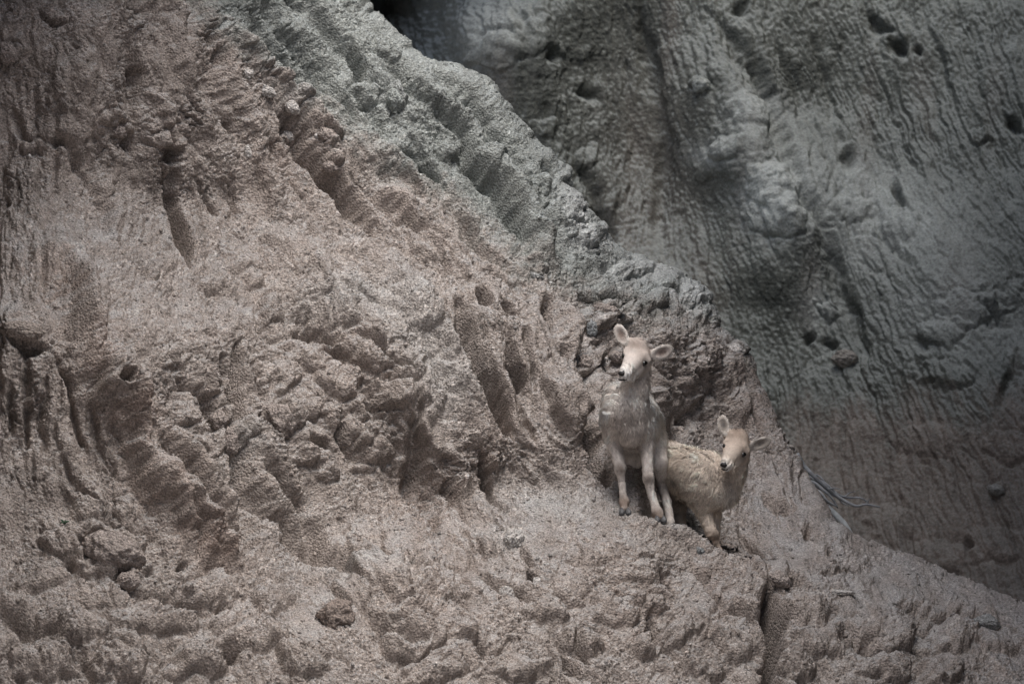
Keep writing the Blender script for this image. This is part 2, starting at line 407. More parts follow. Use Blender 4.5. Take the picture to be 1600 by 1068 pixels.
for a in [(616, 157, 16, 22, 13, -20), (600, 86, 22, 14, 11, 30), (570, 150, 20, 16, 9), (690, 240, 26, 16, 11, 40), (760, 260, 18, 26, 10), (889, 322, 20, 34, 14, -25), (920, 370, 24, 18, 10), (850, 290, 14, 18, 9), (880, 275, 10, 10, 9), (1040, 445, 30, 18, 11, 30), (1080, 465, 26, 20, 12), (980, 420, 30, 18, 9), (1150, 548, 18, 12, 12), (1095, 490, 16, 26, 9), (1010, 480, 24, 16, 8),
          (838, 431, 13, 6, 7), (780, 430, 34, 16, 9, 35), (720, 350, 30, 16, 9, 45), (660, 400, 40, 18, 10, 40)]:
    F.lump(*a)
# lower ground, centre and right
for a in [(590, 900, 60, 26, 20, 25), (556, 930, 40, 24, 11), (760, 862, 18, 14, 11), (720, 875, 26, 16, 9), (700, 930, 40, 20, 9), (850, 960, 36, 20, 9, 20), (905, 1008, 42, 26, 13, 20), (1008, 1018, 26, 22, 13), (1058, 1000, 26, 22, 12), (960, 960, 40, 24, 10, 15), (890, 925, 30, 18, 8),
          (1020, 950, 22, 15, 9), (1148, 1003, 44, 32, 16, 35), (1100, 1040, 40, 24, 12), (1165, 955, 40, 24, 15), (1255, 960, 46, 26, 13, 20), (1275, 1010, 40, 24, 13), (1240, 1045, 32, 20, 13), (1330, 990, 44, 22, 12, 15), (1390, 1000, 40, 22, 12), (1490, 1000, 44, 26, 14), (1560, 1010, 36, 24, 12), (1380, 1050, 44, 22, 13), (1465, 1055, 36, 24, 15),
          (1540, 975, 24, 17, 12, 20), (1500, 960, 24, 14, 9), (1222, 905, 22, 14, 12, 35), (1185, 900, 18, 16, 9), (1290, 890, 30, 14, 7), (750, 990, 46, 26, 11), (640, 1000, 50, 28, 12), (680, 1050, 50, 26, 13), (810, 1050, 44, 24, 12), (1010, 900, 40, 20, 7), (930, 870, 44, 18, 7), (640, 960, 34, 16, 8)]:
    F.lump(*a)
cr([(1204, 915), (1203, 948), (1211, 985), (1208, 1020), (1196, 1075)], 11, 75, sharp=2.4, warp=1.3); cr([(1185, 940), (1203, 985)], 9, 14)
cr([(826, 900), (838, 914)], 5, 16); cr([(750, 900), (790, 925), (840, 950)], 6, 9); cr([(900, 985), (902, 1020), (915, 1045)], 6, 14); cr([(745, 1010), (760, 1040)], 6, 13); cr([(1015, 960), (1022, 1030)], 6, 12)
cr([(1120, 930), (1150, 960), (1175, 985)], 6, 11); cr([(1300, 960), (1340, 1005), (1380, 1030)], 6, 11); cr([(1420, 1000), (1450, 1030), (1470, 1068)], 9, 15); cr([(1400, 950), (1460, 970), (1520, 985)], 7, 10); cr([(1230, 900), (1262, 930), (1290, 945)], 6, 10); cr([(880, 1030), (900, 1068)], 6, 12)
cr([(1080, 880), (1110, 920), (1130, 960)], 6, 9); cr([(560, 950), (600, 985), (660, 1010)], 8, 11); cr([(820, 860), (830, 890)], 5, 9); cr([(1035, 900), (1060, 940)], 6, 9); cr([(1150, 840), (1190, 870)], 6, 7)
rb([(985, 812), (1029, 830), (1060, 838), (1090, 856), (1126, 880)], 9, 6, warp=.3)

# --- overall erosion texture
ang_f = tps([(0, 0, 2), (0, 1000, 15), (150, 300, 5), (150, 650, 8), (300, 100, 22), (300, 700, 30), (500, 100, 42), (700, 250, 43), (900, 400, 42), (500, 550, 32), (600, 800, 30), (750, 600, 22), (880, 600, 16), (1050, 600, 22), (1200, 750, 28),
             (300, 950, 22), (600, 1000, 35), (900, 950, 45), (1200, 1000, 40), (1500, 1000, 45), (1000, 850, 60), (800, 800, 50)])
A = np.clip(ang_f(np.clip(X, -50, 1650), np.clip(Y, -50, 1118)), 0, 65)
wallness = tps([(100, 200, .9), (250, 250, 1), (350, 100, .8), (100, 600, 1), (0, 370, .4), (200, 390, .3), (300, 480, .45), (450, 480, .35), (500, 600, .55), (600, 700, .7), (700, 790, .9), (780, 600, 1), (880, 640, .95), (1050, 620, .8), (1180, 720, .7),
                (500, 200, .5), (700, 250, .5), (850, 400, .4), (1000, 450, .3), (700, 460, .4), (300, 880, .3), (100, 900, .3), (500, 900, .2), (800, 850, .1), (1000, 900, .15), (1200, 900, .25), (1400, 920, .2), (800, 1000, .3), (1200, 1020, .5), (1500, 1020, .4), (200, 1020, .4), (420, 820, .5), (1150, 820, .2)])
Wl = np.clip(wallness(np.clip(X, -50, 1650), np.clip(Y, -50, 1118)), 0, 1)
wxx = X + 1.3 * F.wx; wyy = Y + 1.3 * F.wy
rill = np.zeros(X.shape); crk = np.zeros(X.shape); fine_r = np.zeros(X.shape); bil = np.zeros(X.shape); sbil = np.zeros(X.shape)
for k, a0 in enumerate((0, 20, 40, 60)):
    wgt = np.clip(1 - np.abs(A - a0) / 20.0, 0, 1)
    c, s = math.cos(math.radians(a0)), math.sin(math.radians(a0))
    al = wxx * s + wyy * c; ac = wxx * c - wyy * s        # along / across the fall line
    qx = X + .4 * F.wx; qy = Y + .4 * F.wy; al2 = qx * s + qy * c; ac2 = qx * c - qy * s
    rill += wgt * (perlin(ac / 42, al / 190, 11) + 0.6 * perlin(ac / 20, al / 95, 12))
    fine_r += wgt * perlin(ac2 / 8, al2 / 55, 13)
    for o, (sx, sy, am) in enumerate(((66, 320, 1.0), (34, 150, .75), (17, 60, .5), (9, 26, .33), (5, 11, .2))):
        n_ = np.abs(perlin((ac if o < 1 else ac2) / sx + 5 * o, (al if o < 1 else al2) / sy, 60 + o))
        if o < 2: bil += wgt * am * n_
        else: sbil += wgt * am * n_
    ridged = np.abs(perlin(ac / 26, al / 80, 14)); r2 = np.abs(perlin(ac / 14, al / 38, 15))
    crk += wgt * (np.exp(-(ridged / 0.045) ** 2) + 0.7 * np.exp(-(r2 / 0.05) ** 2))
crk *= sstep(-0.1, 0.45, perlin(X / 70, Y / 70, 16))
big = fbm(X / 120, Y / 120, 20, 3)
f1, f2, cid = worley(wxx / 34, wyy / 34, 21)
dome1 = (1 - np.clip(f1 / 0.75, 0, 1) ** 2) * sstep(.35, .8, cid) ; edge1 = f2 - f1
f1, f2, cid2 = worley((X + .6 * F.wx) / 15, (Y + .6 * F.wy) / 15, 22)
dome2 = (1 - np.clip(f1 / 0.8, 0, 1) ** 2) * sstep(.3, .9, cid2); edge2 = f2 - f1
infr = ((X > -60) & (X < 1660) & (Y > -60) & (Y < 1130)).astype(float)
f1, f2, cid3 = worley(X / 4.8, Y / 4.1, 23)
pop = (1 - np.clip(f1 / 0.75, 0, 1) ** 2) * (0.35 + 0.65 * cid3)
f1, f2, cid4 = worley(X / 9.5 + 3.3, Y / 7.5, 24)
pop2 = (1 - np.clip(f1 / 0.8, 0, 1) ** 2) * sstep(.45, 1, cid4)
lumpmask = sstep(-.35, .5, fbm(X / 150, Y / 110, 25, 2))
crackmask = sstep(-.1, .6, fbm(X / 120, Y / 120, 26, 2))
popmask = 0.2 + 0.8 * sstep(-.35, .55, fbm(X / 75, Y / 75, 27, 3))
smooth_bits = 1 - 0.55 * sstep(.15, .6, F.H / 20.0) * sstep(0.0, .5, perlin(X / 60, Y / 60, 28))
H = 1.75 * F.H + 13 * rill * (0.25 + 0.95 * Wl) + 10 * big
H += 29 * bil * (0.25 + 0.95 * Wl) + 12 * sbil * (0.55 + .45 * Wl) * (0.45 + .8 * sstep(-.5, .5, fbm(X / 140, Y / 140, 66, 2)))
H += (4.5 * dome1 + 1.8 * dome2) * (0.25 + lumpmask)
H -= 3.2 * crackmask * np.exp(-(edge1 / 0.09) ** 2) + 1.8 * crackmask * np.exp(-(edge2 / .12) ** 2)
H -= 13 * crk * (0.3 + 0.7 * Wl)
H += 4.6 * fine_r * (0.4 + 0.6 * Wl)
H += infr * popmask * smooth_bits * (4.0 * pop + 2.2 * pop2 + 2.2 * perlin(X / 3.8, Y / 3.3, 29) + 1.1 * perlin(X / 8, Y / 6.5, 30))
nearfield = sstep(950, 1068, Y) * (1 - sstep(600, 1300, X))
H *= 1 + .25 * nearfield

ym, dip = fg_macro(X, Y)
# fold the sheet back behind the outline of the ridge
dist, side, par, nx, ny = polydist(X, Y, SIL)
side = np.where(side == 0, 1, side)
s = dist * -side                       # > 0 outside (sky side of the ridge)
Hedge = sstep(-55, -5, s)
H = H * (1 - .45 * Hedge)
s = s + np.where(np.abs(s) < 80, 2.2 * perlin(X / 16, Y / 16, 41) + 2.5 * perlin(X / 45, Y / 45, 42), 0)
RX, RY = 16.0, 0.09
t = np.clip(1 + s / RX, 0, 1)
ym = ym + RY * (1 - np.sqrt(np.clip(1 - t * t, 0, 1)))
out = np.maximum(s, 0)
nl = np.hypot(nx, ny) + 1e-6
ux, uy = nx / nl * (side < 0), ny / nl * (side < 0)
PX = X - ux * out * 1.5; PY = Y - uy * out * 1.5
yo, _ = fg_macro(X - ux * out, Y - uy * out)
yy = np.where(out > 0, yo + RY + out * 0.03, ym)
P = W(PX, PY, yy)
P[..., 2] -= dip
# added overhang: unseen left wall bent inward overhead to darken the left side
P[..., 0] += 1.45 * np.maximum(P[..., 2] - 1.28, 0) * sstep(-150, -420, X)
nrm = grid_normals(P)
P = P + nrm * (H / S)[..., None]
nrm2 = grid_normals(P)

# --- clay colours: pinkish beds, grey-green beds above, dust and painted cool highlights on flats
GB = [(-300, -900), (250, -120), (292, 0), (332, 70), (388, 108), (470, 165), (545, 222), (640, 292), (722, 342), (800, 402), (880, 452), (950, 476), (1040, 492), (1125, 512), (1400, 600)]
gd, gs, _, _, _ = polydist(X, Y, GB)
gmix = sstep(-48, 48, -gd * np.sign(gs) * 1.0 + 20 * perlin(X / 60, Y / 60, 51) + 22 * perlin(X / 12, Y / 12, 52))
pink = np.array([0.315, 0.274, 0.248]); green = np.array([0.246, 0.258, 0.244])
C = pink + (green - pink) * gmix[..., None]
v = fbm(X / 80, Y / 80, 53, 4)
C = C * (1 + 0.13 * v)[..., None]
rust = np.zeros(X.shape)
for (a, b, r, k) in [(140, 560, 45, .8), (200, 660, 45, .9), (250, 760, 50, .8), (310, 840, 45, .9), (350, 870, 30, .8), (95, 460, 30, .6), (430, 260, 60, .35), (340, 60, 50, .5), (660, 800, 60, .5), (740, 690, 60, .35), (1180, 640, 60, .4), (990, 950, 80, .35), (1120, 900, 60, .3), (700, 960, 80, .3), (1240, 860, 70, .3), (540, 560, 70, .3)]:
    rust += k * np.exp(-(((X - a) / r) ** 2 + ((Y - b) / r) ** 2))
rust = np.clip(rust * (0.75 + .6 * perlin(X / 25, Y / 25, 54)), 0, 1) * (1 - gmix)
rust = .6 * rust
C = C * (1 - rust[..., None] * (1 - np.array([0.86, 0.72, 0.66])))
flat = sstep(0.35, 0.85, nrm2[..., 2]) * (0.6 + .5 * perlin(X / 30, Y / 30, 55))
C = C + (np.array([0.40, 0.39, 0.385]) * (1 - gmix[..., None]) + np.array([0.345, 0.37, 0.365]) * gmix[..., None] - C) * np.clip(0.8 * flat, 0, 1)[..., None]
pale = 0  # crest patches mix pale clay with painted sky light
for (a, b, rx, ry, k) in [(893, 325, 20, 45, .95), (925, 375, 34, 24, .85), (1000, 425, 55, 24, .8), (1080, 462, 34, 30, .8), (612, 158, 16, 22, .4), (450, 165, 30, 18, .3), (860, 790, 90, 30, .3), (1080, 820, 30, 20, .5), (560, 900, 60, 14, .25), (800, 850, 40, 20, .25), (370, 690, 20, 30, .25), (690, 620, 50, 60, .3), (560, 480, 90, 40, .3), (640, 540, 60, 50, .25)]:
    pale = pale + k * np.exp(-(((X - a) / rx) ** 2 + ((Y - b) / ry) ** 2))
C = C + (np.array([0.45, 0.46, 0.455]) - C) * np.clip(pale, 0, .8)[..., None]
# bright and dark mineral crumbs
sp = hsh(np.floor(X / 3.1), np.floor(Y / 2.6), 77).astype(float) / 4294967296.0
C = C * (1 + infr * np.where(sp > .93, .45, np.where(sp < .12, -.32, 0)) * popmask)[..., None]
C = np.clip(C, 0.02, 0.7)

keep = s < 70
idx = np.full(X.shape, -1, np.int64)
idx[keep] = np.arange(keep.sum())
q = np.stack([idx[:-1, :-1], idx[1:, :-1], idx[1:, 1:], idx[:-1, 1:]], -1).reshape(-1, 4)
q = q[(q >= 0).all(1)]
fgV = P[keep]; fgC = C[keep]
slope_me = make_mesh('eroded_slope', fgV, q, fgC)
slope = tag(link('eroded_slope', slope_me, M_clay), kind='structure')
print('slope quads', len(q))

# ------------------------------------------------------------------ background wall
BGP = [(400, 0, 4.7), (560, 0, 5.0), (600, 20, 5.4), (650, 60, 5.1), (700, 60, 4.6), (735, 60, 3.9), (770, 120, 3.65), (800, 300, 3.55), (900, 100, 3.75), (960, 300, 3.7), (1000, 450, 3.5), (1020, 80, 3.86), (1025, 250, 3.82), (900, 420, 3.55),
       (1120, 120, 3.6), (1170, 230, 3.4), (1120, 320, 3.6), (1230, 330, 3.3), (1230, 430, 3.25), (1180, 480, 3.35), (1150, 600, 3.2), (1300, 420, 3.36), (1330, 520, 3.25), (1230, 180, 3.75), (1280, 100, 3.9), (1450, 50, 3.95), (1600, 0, 3.95), (1500, 200, 3.7), (1600, 280, 3.5),
       (1380, 280, 3.65), (1500, 350, 3.35), (1400, 430, 3.2), (1500, 450, 3.05), (1600, 500, 3.1), (1420, 560, 3.0), (1250, 650, 3.1), (1540, 620, 2.75), (1350, 750, 2.85), (1600, 750, 2.55), (1450, 850, 2.5), (1600, 930, 2.2), (1250, 820, 2.8), (1700, 1050, 1.9),
       (800, 520, 3.3), (1000, 700, 3.1), (800, -250, 4.2), (1200, -250, 4.3), (1700, -250, 4.6), (1800, 400, 2.9), (1900, 900, 1.8), (500, -250, 5.2)]
bp_ = np.array(BGP); pl_ = np.linalg.lstsq(np.c_[np.ones(len(bp_)), bp_[:, :2]], bp_[:, 2], rcond=None)[0]
flat_ = np.c_[np.ones(len(bp_)), bp_[:, :2]] @ pl_
bp_[:, 2] = flat_ + np.where(bp_[:, 0] < 720, 1.0, 0.72) * (bp_[:, 2] - flat_)
bg_tps = tps(bp_)
ub = axis(540, 1640, -900, 3400, 2.1, 80)
vb = axis(-30, 960, -1500, 2600, 2.1, 80)
B = Field(ub, vb)
X, Y = B.X, B.Y
yb = bg_tps(np.clip(X, 400, 1850), np.clip(Y, -250, 1050))
yb = yb - 5.0 * np.maximum(X - 1850, 0) / S + (.1 - 1.1 * sstep(1150, 850, X)) * np.maximum(-200 - Y, 0) / S - 0.9 * np.maximum(Y - 1050, 0) / S + 0.3 * np.maximum(400 - X, 0) / S  # right wrap and upper overhang are added out of frame to block light
cr = lambda pts, w, d, **k: B.stroke(pts, w, -d, **k)
rb = lambda pts, w, h, **k: B.stroke(pts, w, h, **k)
cr([(1110, 20), (1140, 60), (1180, 115), (1200, 160), (1240, 260), (1260, 300), (1275, 340)], 12, 24, bank=8)
cr([(1255, 290), (1280, 330), (1300, 400), (1310, 440), (1335, 500), (1350, 560)], 13, 30, bank=8)
cr([(1000, 20), (1015, 90), (1025, 150), (1040, 250), (1030, 350), (1040, 430)], 16, 24)
cr([(1360, 30), (1372, 45), (1395, 52)], 9, 24); cr([(1398, 70), (1412, 90)], 12, 34); cr([(1432, 78), (1440, 92)], 6, 18); cr([(1575, 190), (1595, 205)], 9, 26); cr([(860, 80), (868, 100)], 8, 20); cr([(1400, 290), (1412, 318)], 6, 26); cr([(1320, 240), (1330, 265)], 9, 20)
cr([(1150, 10), (1165, 22)], 9, 22); cr([(900, 140), (930, 155)], 9, 18); cr([(905, 265), (925, 300), (935, 345)], 11, 22); cr([(930, 330), (960, 380)], 12, 26)
cr([(1260, 525), (1275, 535)], 8, 22); cr([(1295, 535), (1302, 545)], 7, 20); cr([(1430, 530), (1450, 550)], 9, 20); cr([(1530, 480), (1560, 500), (1580, 520)], 9, 18); cr([(1500, 840), (1520, 860)], 10, 18); cr([(1590, 560), (1580, 600), (1560, 640)], 9, 14)
cr([(1205, 60), (1235, 120), (1250, 180)], 8, 12); cr([(1270, 60), (1290, 130), (1300, 190)], 7, 11); cr([(1460, 60), (1480, 150), (1500, 200)], 9, 10); cr([(1350, 300), (1380, 370), (1430, 420)], 9, 12)
rb([(745, 0), (740, 60), (750, 130), (770, 200)], 20, 16); rb([(1150, 140), (1180, 200), (1190, 240)], 26, 14); rb([(1120, 240), (1180, 260), (1230, 320), (1260, 400)], 30, 14)
for a in [(1096, 134, 13, 11, 10), (1180, 180, 40, 30, 12), (1140, 235, 30, 20, 12), (1215, 290, 44, 40, 14), (1230, 345, 30, 30, 11), (1200, 340, 36, 30, 9), (1320, 560, 20, 13, 11), (780, 80, 30, 22, 12), (790, 40, 26, 18, 10), (1300, 485, 24, 20, 10), (1340, 330, 40, 20, 10), (1400, 350, 40, 24, 12), (1530, 215, 20, 14, 11), (1520, 490, 50, 26, 13), (1470, 520, 36, 24, 12), (1450, 690, 50, 30, 9), (1560, 770, 16, 12, 11), (1470, 870, 50, 26, 13), (1550, 850, 40, 30, 13), (1395, 820, 40, 30, 9), (1580, 700, 40, 30, 12), (820, 60, 40, 30, 10), (850, 200, 20, 16, 9), (920, 250, 18, 18, 9), (1480, 590, 40, 22, 11)]:
    B.lump(*a)
Ab = np.clip(tps([(600, 0, 5), (900, 200, 3), (1000, 500, 0), (1150, 500, 4), (1150, 100, 14), (1300, 100, 15), (1300, 400, 22), (1500, 100, 12), (1500, 400, 35), (1600, 600, 35), (1300, 650, 8), (1450, 800, 10), (1600, 900, 20)])(np.clip(X, 540, 1640), np.clip(Y, -30, 960)), 0, 40)
wxx = X + 1.2 * B.wx; wyy = Y + 1.2 * B.wy
rill = np.zeros(X.shape); fine_r = np.zeros(X.shape); crk = np.zeros(X.shape); streak = np.zeros(X.shape); bil = np.zeros(X.shape)
for k, a0 in enumerate((0, 20, 40)):
    wgt = np.clip(1 - np.abs(Ab - a0) / 20.0, 0, 1)
    c, s_ = math.cos(math.radians(a0)), math.sin(math.radians(a0))
    al = wxx * s_ + wyy * c; ac = wxx * c - wyy * s_
    qx = X + .65 * B.wx; qy = Y + .65 * B.wy; al2 = qx * s_ + qy * c; ac2 = qx * c - qy * s_
    rill += wgt * (perlin(ac / 44, al / 230, 111) + .7 * perlin(ac / 20, al / 120, 112)); fine_r += wgt * perlin(ac2 / 6, al2 / 120, 113)
    crk += wgt * np.exp(-(np.abs(perlin(ac2 / 24, al2 / 170, 114)) / .05) ** 2)
    for o, (sx, sy, am) in enumerate(((46, 380, .9), (24, 220, .7), (12, 120, .5), (6.5, 60, .36))):
        bil += wgt * am * np.abs(perlin((ac if o < 1 else ac2) / sx + 5 * o, (al if o < 1 else al2) / sy, 160 + o))
    streak += wgt * (perlin(ac2 / 14, al2 / 190, 115) + .7 * perlin(ac2 / 6, al2 / 90, 116))
crk *= sstep(-.05, .5, perlin(X / 70, Y / 80, 117))
f1, f2, cid = worley(wxx / 30, wyy / 30, 121)
dome = (1 - np.clip(f1 / .75, 0, 1) ** 2) * sstep(.4, .9, cid)
f1, f2, cid = worley(X / 11, Y / 10, 122)
dome2 = (1 - np.clip(f1 / .75, 0, 1) ** 2) * sstep(.4, .9, cid)
Hb = 1.0 * B.H + 11 * bil + 4 * rill + 3.0 * fine_r - 7 * crk + 3.5 * dome * sstep(-.3, .5, perlin(X / 120, Y / 120, 123)) + 2.4 * dome2 * sstep(0, .5, perlin(X / 50, Y / 70, 126)) + 5 * fbm(X / 130, Y / 130, 124, 3) + 1.6 * perlin(X / 6, Y / 6, 125)
P = W(X, Y, yb)
P[..., 0] -= 0.82 * np.maximum(P[..., 2] - 1.3, 0) * sstep(1890, 2220, X)  # unseen right wall bent inward overhead, added to shade the lower right
P = P + grid_normals(P) * (Hb / S)[..., None]
nb = grid_normals(P)
bred = sstep(-60, 60, Y - np.interp(X, [900, 1100, 1250, 1400, 1600, 1900], [820, 760, 640, 640, 640, 660]) + 50 * perlin(X / 70, Y / 70, 131) + 30 * streak)
brown = np.array([0.155, 0.133, 0.118]); bgreen = np.array([0.084, 0.089, 0.080])
C = bgreen + (brown - bgreen) * np.clip(bred + .35 * sstep(.2, .8, perlin(X / 60, Y / 300, 132)) + .45 * np.exp(-(((X - 1010) / 90) ** 2 + ((Y - 400) / 260) ** 2)), 0, 1)[..., None]
C = C * (1 + .14 * fbm(X / 90, Y / 90, 133, 3) + .16 * streak)[..., None]
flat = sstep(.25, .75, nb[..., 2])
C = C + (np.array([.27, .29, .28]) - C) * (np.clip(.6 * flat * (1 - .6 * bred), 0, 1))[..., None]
pale = 0
for (a, b, rx, ry, k) in [(1180, 180, 40, 40, .6), (1215, 310, 50, 65, 1.0), (1120, 240, 40, 20, .5), (1340, 300, 80, 50, .45), (1420, 360, 90, 50, .4), (1500, 490, 110, 60, .4), (1280, 480, 30, 40, .45), (1320, 400, 50, 40, .3), (790, 60, 60, 60, .25)]:
    pale = pale + k * np.exp(-(((X - a) / rx) ** 2 + ((Y - b) / ry) ** 2))
C = np.clip(C + (np.array([.42, .445, .43]) - C) * np.clip(pale, 0, .85)[..., None], .02, .6)
nv, nu = X.shape
ii = np.arange(nv * nu).reshape(nv, nu)
qb = np.stack([ii[:-1, :-1], ii[1:, :-1], ii[1:, 1:], ii[:-1, 1:]], -1).reshape(-1, 4)
wall_me = make_mesh('badlands_wall', P.reshape(-1, 3), qb, C.reshape(-1, 3))
wall = tag(link('badlands_wall', wall_me, M_clay_far), kind='structure')
print('wall quads', len(qb))

# ------------------------------------------------------------------ valley floor under everything
gx = np.linspace(-600, 600, 121)
GX, GY = np.meshgrid(gx, gx)
r = np.hypot(GX, GY + 15)
GZ = -5.2 + 0.35 * fbm(GX / 18, GY / 18, 201, 3) + 26 * sstep(60, 220, r) * (1 + .5 * fbm(GX / 60, GY / 60, 202, 3)) * (1 - .55 * np.exp(-((GX + 30) / 70) ** 2))
n = len(gx)
ii = np.arange(n * n).reshape(n, n)
qg = np.stack([ii[:-1, :-1], ii[:-1, 1:], ii[1:, 1:], ii[1:, :-1]], -1).reshape(-1, 4)
gc = np.array([0.30, 0.27, 0.25]) * (1 + .15 * fbm(GX / 40, GY / 40, 203, 3))[..., None]
tag(link('ground', make_mesh('ground', np.stack([GX, GY, GZ], -1).reshape(-1, 3), qg, gc.reshape(-1, 3)), M_clay_far), kind='structure')

# ------------------------------------------------------------------ ray helpers on the built slope
bpy.context.view_layer.update()
def fg_ray(px, py):
    o = Vector((0, -D, 0)); d = (Vector(W(px, py, 0.0)) - o).normalized()
    ok, loc, nor, _ = slope.ray_cast(o, d)
    return (loc, nor) if ok else (None, None)
def bg_ray(px, py):
    o = Vector((0, -D, 0)); d = (Vector(W(px, py, 0.0)) - o).normalized()
    ok, loc, nor, _ = wall.ray_cast(o, d)
    return (loc, nor) if ok else (None, None)
def fg_down(x, y, z=0.2):
    ok, loc, nor, _ = slope.ray_cast(Vector((x, y, z)), Vector((0, 0, -1)))
    return loc if ok else None
#LAMBS#
# ------------------------------------------------------------------ lambs: one continuous body each, grown as a smooth union
def surface_nets(d, org, h):
    """naive surface nets on a scalar grid"""
    sgn = d < 0
    nx_, ny_, nz_ = d.shape
    c = np.zeros((nx_ - 1, ny_ - 1, nz_ - 1), np.int8)
    offs = [(i, j, k) for i in (0, 1) for j in (0, 1) for k in (0, 1)]
    sl = lambda i, n: slice(i, n - 1 + i)
    for (i, j, k) in offs: c += sgn[sl(i, nx_), sl(j, ny_), sl(k, nz_)]
    act = np.argwhere((c > 0) & (c < 8))
    vid = np.full(c.shape, -1, np.int64); vid[tuple(act.T)] = np.arange(len(act))
    acc = np.zeros((len(act), 3)); cnt = np.zeros(len(act))
    for a in range(8):
        for ax in range(3):
            if offs[a][ax]: continue
            b = list(offs[a]); b[ax] = 1
            ia = act + np.array(offs[a]); ib = act + np.array(b)
            da = d[tuple(ia.T)]; db = d[tuple(ib.T)]
            m = (da < 0) != (db < 0)
            t_ = np.where(m, da / np.where(m, da - db, 1), 0)
            p = np.array(offs[a], float)[None].repeat(len(act), 0)
            p[:, ax] += t_
            acc[m] += p[m]; cnt[m] += 1
    V = org + (act + acc / np.maximum(cnt, 1)[:, None]) * h
    faces = []
    for ax in range(3):
        b1, b2 = [(1, 2), (2, 0), (0, 1)][ax]
        lo = [slice(1, n - 1) for n in d.shape]; lo[ax] = slice(0, d.shape[ax] - 1)
        hi = list(lo); hi[ax] = slice(1, d.shape[ax])
        A_, B_ = sgn[tuple(lo)], sgn[tuple(hi)]
        e = np.argwhere(A_ != B_)
        ins = A_[tuple(e.T)]
        e = e + np.array([0 if a == ax else 1 for a in range(3)])
        o1 = np.zeros(3, int); o1[b1] = 1; o2 = np.zeros(3, int); o2[b2] = 1
        f = np.stack([vid[tuple((e - o1 - o2).T)], vid[tuple((e - o2).T)], vid[tuple(e.T)], vid[tuple((e - o1).T)]], -1)
        f[~ins] = f[~ins][:, ::-1]
        faces.append(f)
    Fc = np.concatenate(faces)
    return V, Fc[(Fc >= 0).all(1)]

def grow(prims, h=0.0031):
    """prims: ('cone', p, rp, q, rq, k) | ('ell', c, axes(3x3 rows * radii), k) | ('cut', c, axes, k)"""
    los, his = [], []
    for p in prims:
        if p[0] == 'cone':
            r_ = max(p[2], p[4]); los.append(np.minimum(p[1], p[3]) - r_); his.append(np.maximum(p[1], p[3]) + r_)
        elif p[0] == 'ell':
            e = np.sqrt((p[2] ** 2).sum(0)); los.append(p[1] - e); his.append(p[1] + e)
    lo = np.min(los, 0) - 0.02; hi = np.max(his, 0) + 0.02
    n = np.ceil((hi - lo) / h).astype(int) + 1
    d = np.full(tuple(n), 1.0, np.float32)
    ax = [lo[i] + np.arange(n[i]) * h for i in range(3)]
    for p in prims:
        k = p[-1]; m = k + 0.014
        if p[0] == 'cone':
            r_ = max(p[2], p[4]); a = np.minimum(p[1], p[3]) - r_ - m; b = np.maximum(p[1], p[3]) + r_ + m
        else:
            e = np.sqrt((p[2] ** 2).sum(0)); a = p[1] - e - m; b = p[1] + e + m
        i0 = np.maximum(((a - lo) / h).astype(int), 0); i1 = np.minimum(((b - lo) / h).astype(int) + 2, n)
        if (i1 <= i0).any(): continue
        s_ = tuple(slice(i0[i], i1[i]) for i in range(3))
        gx_, gy_, gz_ = np.meshgrid(*[ax[i][s_[i]] for i in range(3)], indexing='ij')
        if p[0] == 'cone':
            pa = np.stack([gx_ - p[1][0], gy_ - p[1][1], gz_ - p[1][2]], -1)
            ba = p[3] - p[1]
            t_ = np.clip(pa @ ba / (ba @ ba), 0, 1)
            v_ = np.linalg.norm(pa - t_[..., None] * ba, axis=-1) - (p[2] + (p[4] - p[2]) * t_)
        else:
            L_ = np.stack([gx_ - p[1][0], gy_ - p[1][1], gz_ - p[1][2]], -1)
            rad = np.sqrt((p[2] ** 2).sum(1)); un = p[2] / rad[:, None]
            w_ = (L_ @ un.T) / rad
            k0 = np.linalg.norm(w_, axis=-1); k1 = np.linalg.norm(w_ / rad, axis=-1) + 1e-9
            v_ = k0 * (k0 - 1) / k1
        o = d[s_]
        if p[0] == 'cut':
            v_ = -v_
            hh = np.clip(0.5 - 0.5 * (o - v_) / k, 0, 1)
            d[s_] = o * (1 - hh) + v_ * hh + k * hh * (1 - hh)
        else:
            hh = np.clip(0.5 + 0.5 * (o - v_) / k, 0, 1)
            d[s_] = np.where(o > .5, v_, o * (1 - hh) + v_ * hh - k * hh * (1 - hh))
    return surface_nets(d, lo, h)

def coat_material(name):
    m = bpy.data.materials.new(name); m.use_nodes = True
    nt = m.node_tree; N = nt.nodes; L = nt.links
    b = N['Principled BSDF']; b.inputs['Roughness'].default_value = 0.85
    b.inputs['Specular IOR Level'].default_value = 0.15
    at = N.new('ShaderNodeAttribute'); at.attribute_name = 'tint'
    tc = N.new('ShaderNodeTexCoord'); n = N.new('ShaderNodeTexNoise')
    n.inputs['Scale'].default_value = 140; n.inputs['Detail'].default_value = 4
    L.new(tc.outputs['Object'], n.inputs['Vector'])
    r_ = N.new('ShaderNodeMapRange'); r_.inputs['To Min'].default_value = .8; r_.inputs['To Max'].default_value = 1.15
    L.new(n.outputs['Fac'], r_.inputs['Value'])
    vm = N.new('ShaderNodeVectorMath'); vm.operation = 'SCALE'
    L.new(at.outputs['Color'], vm.inputs[0]); L.new(r_.outputs[0], vm.inputs['Scale']); L.new(vm.outputs[0], b.inputs['Base Color'])
    return m
M_coat = coat_material('lamb_coat')
M_eye = plain('dark_eye', (0.008, 0.007, 0.006), rough=0.12, spec=0.6, noise=.1)
M_nose = plain('dark_nose', (0.018, 0.016, 0.016), rough=0.45, spec=0.4, noise=.2)
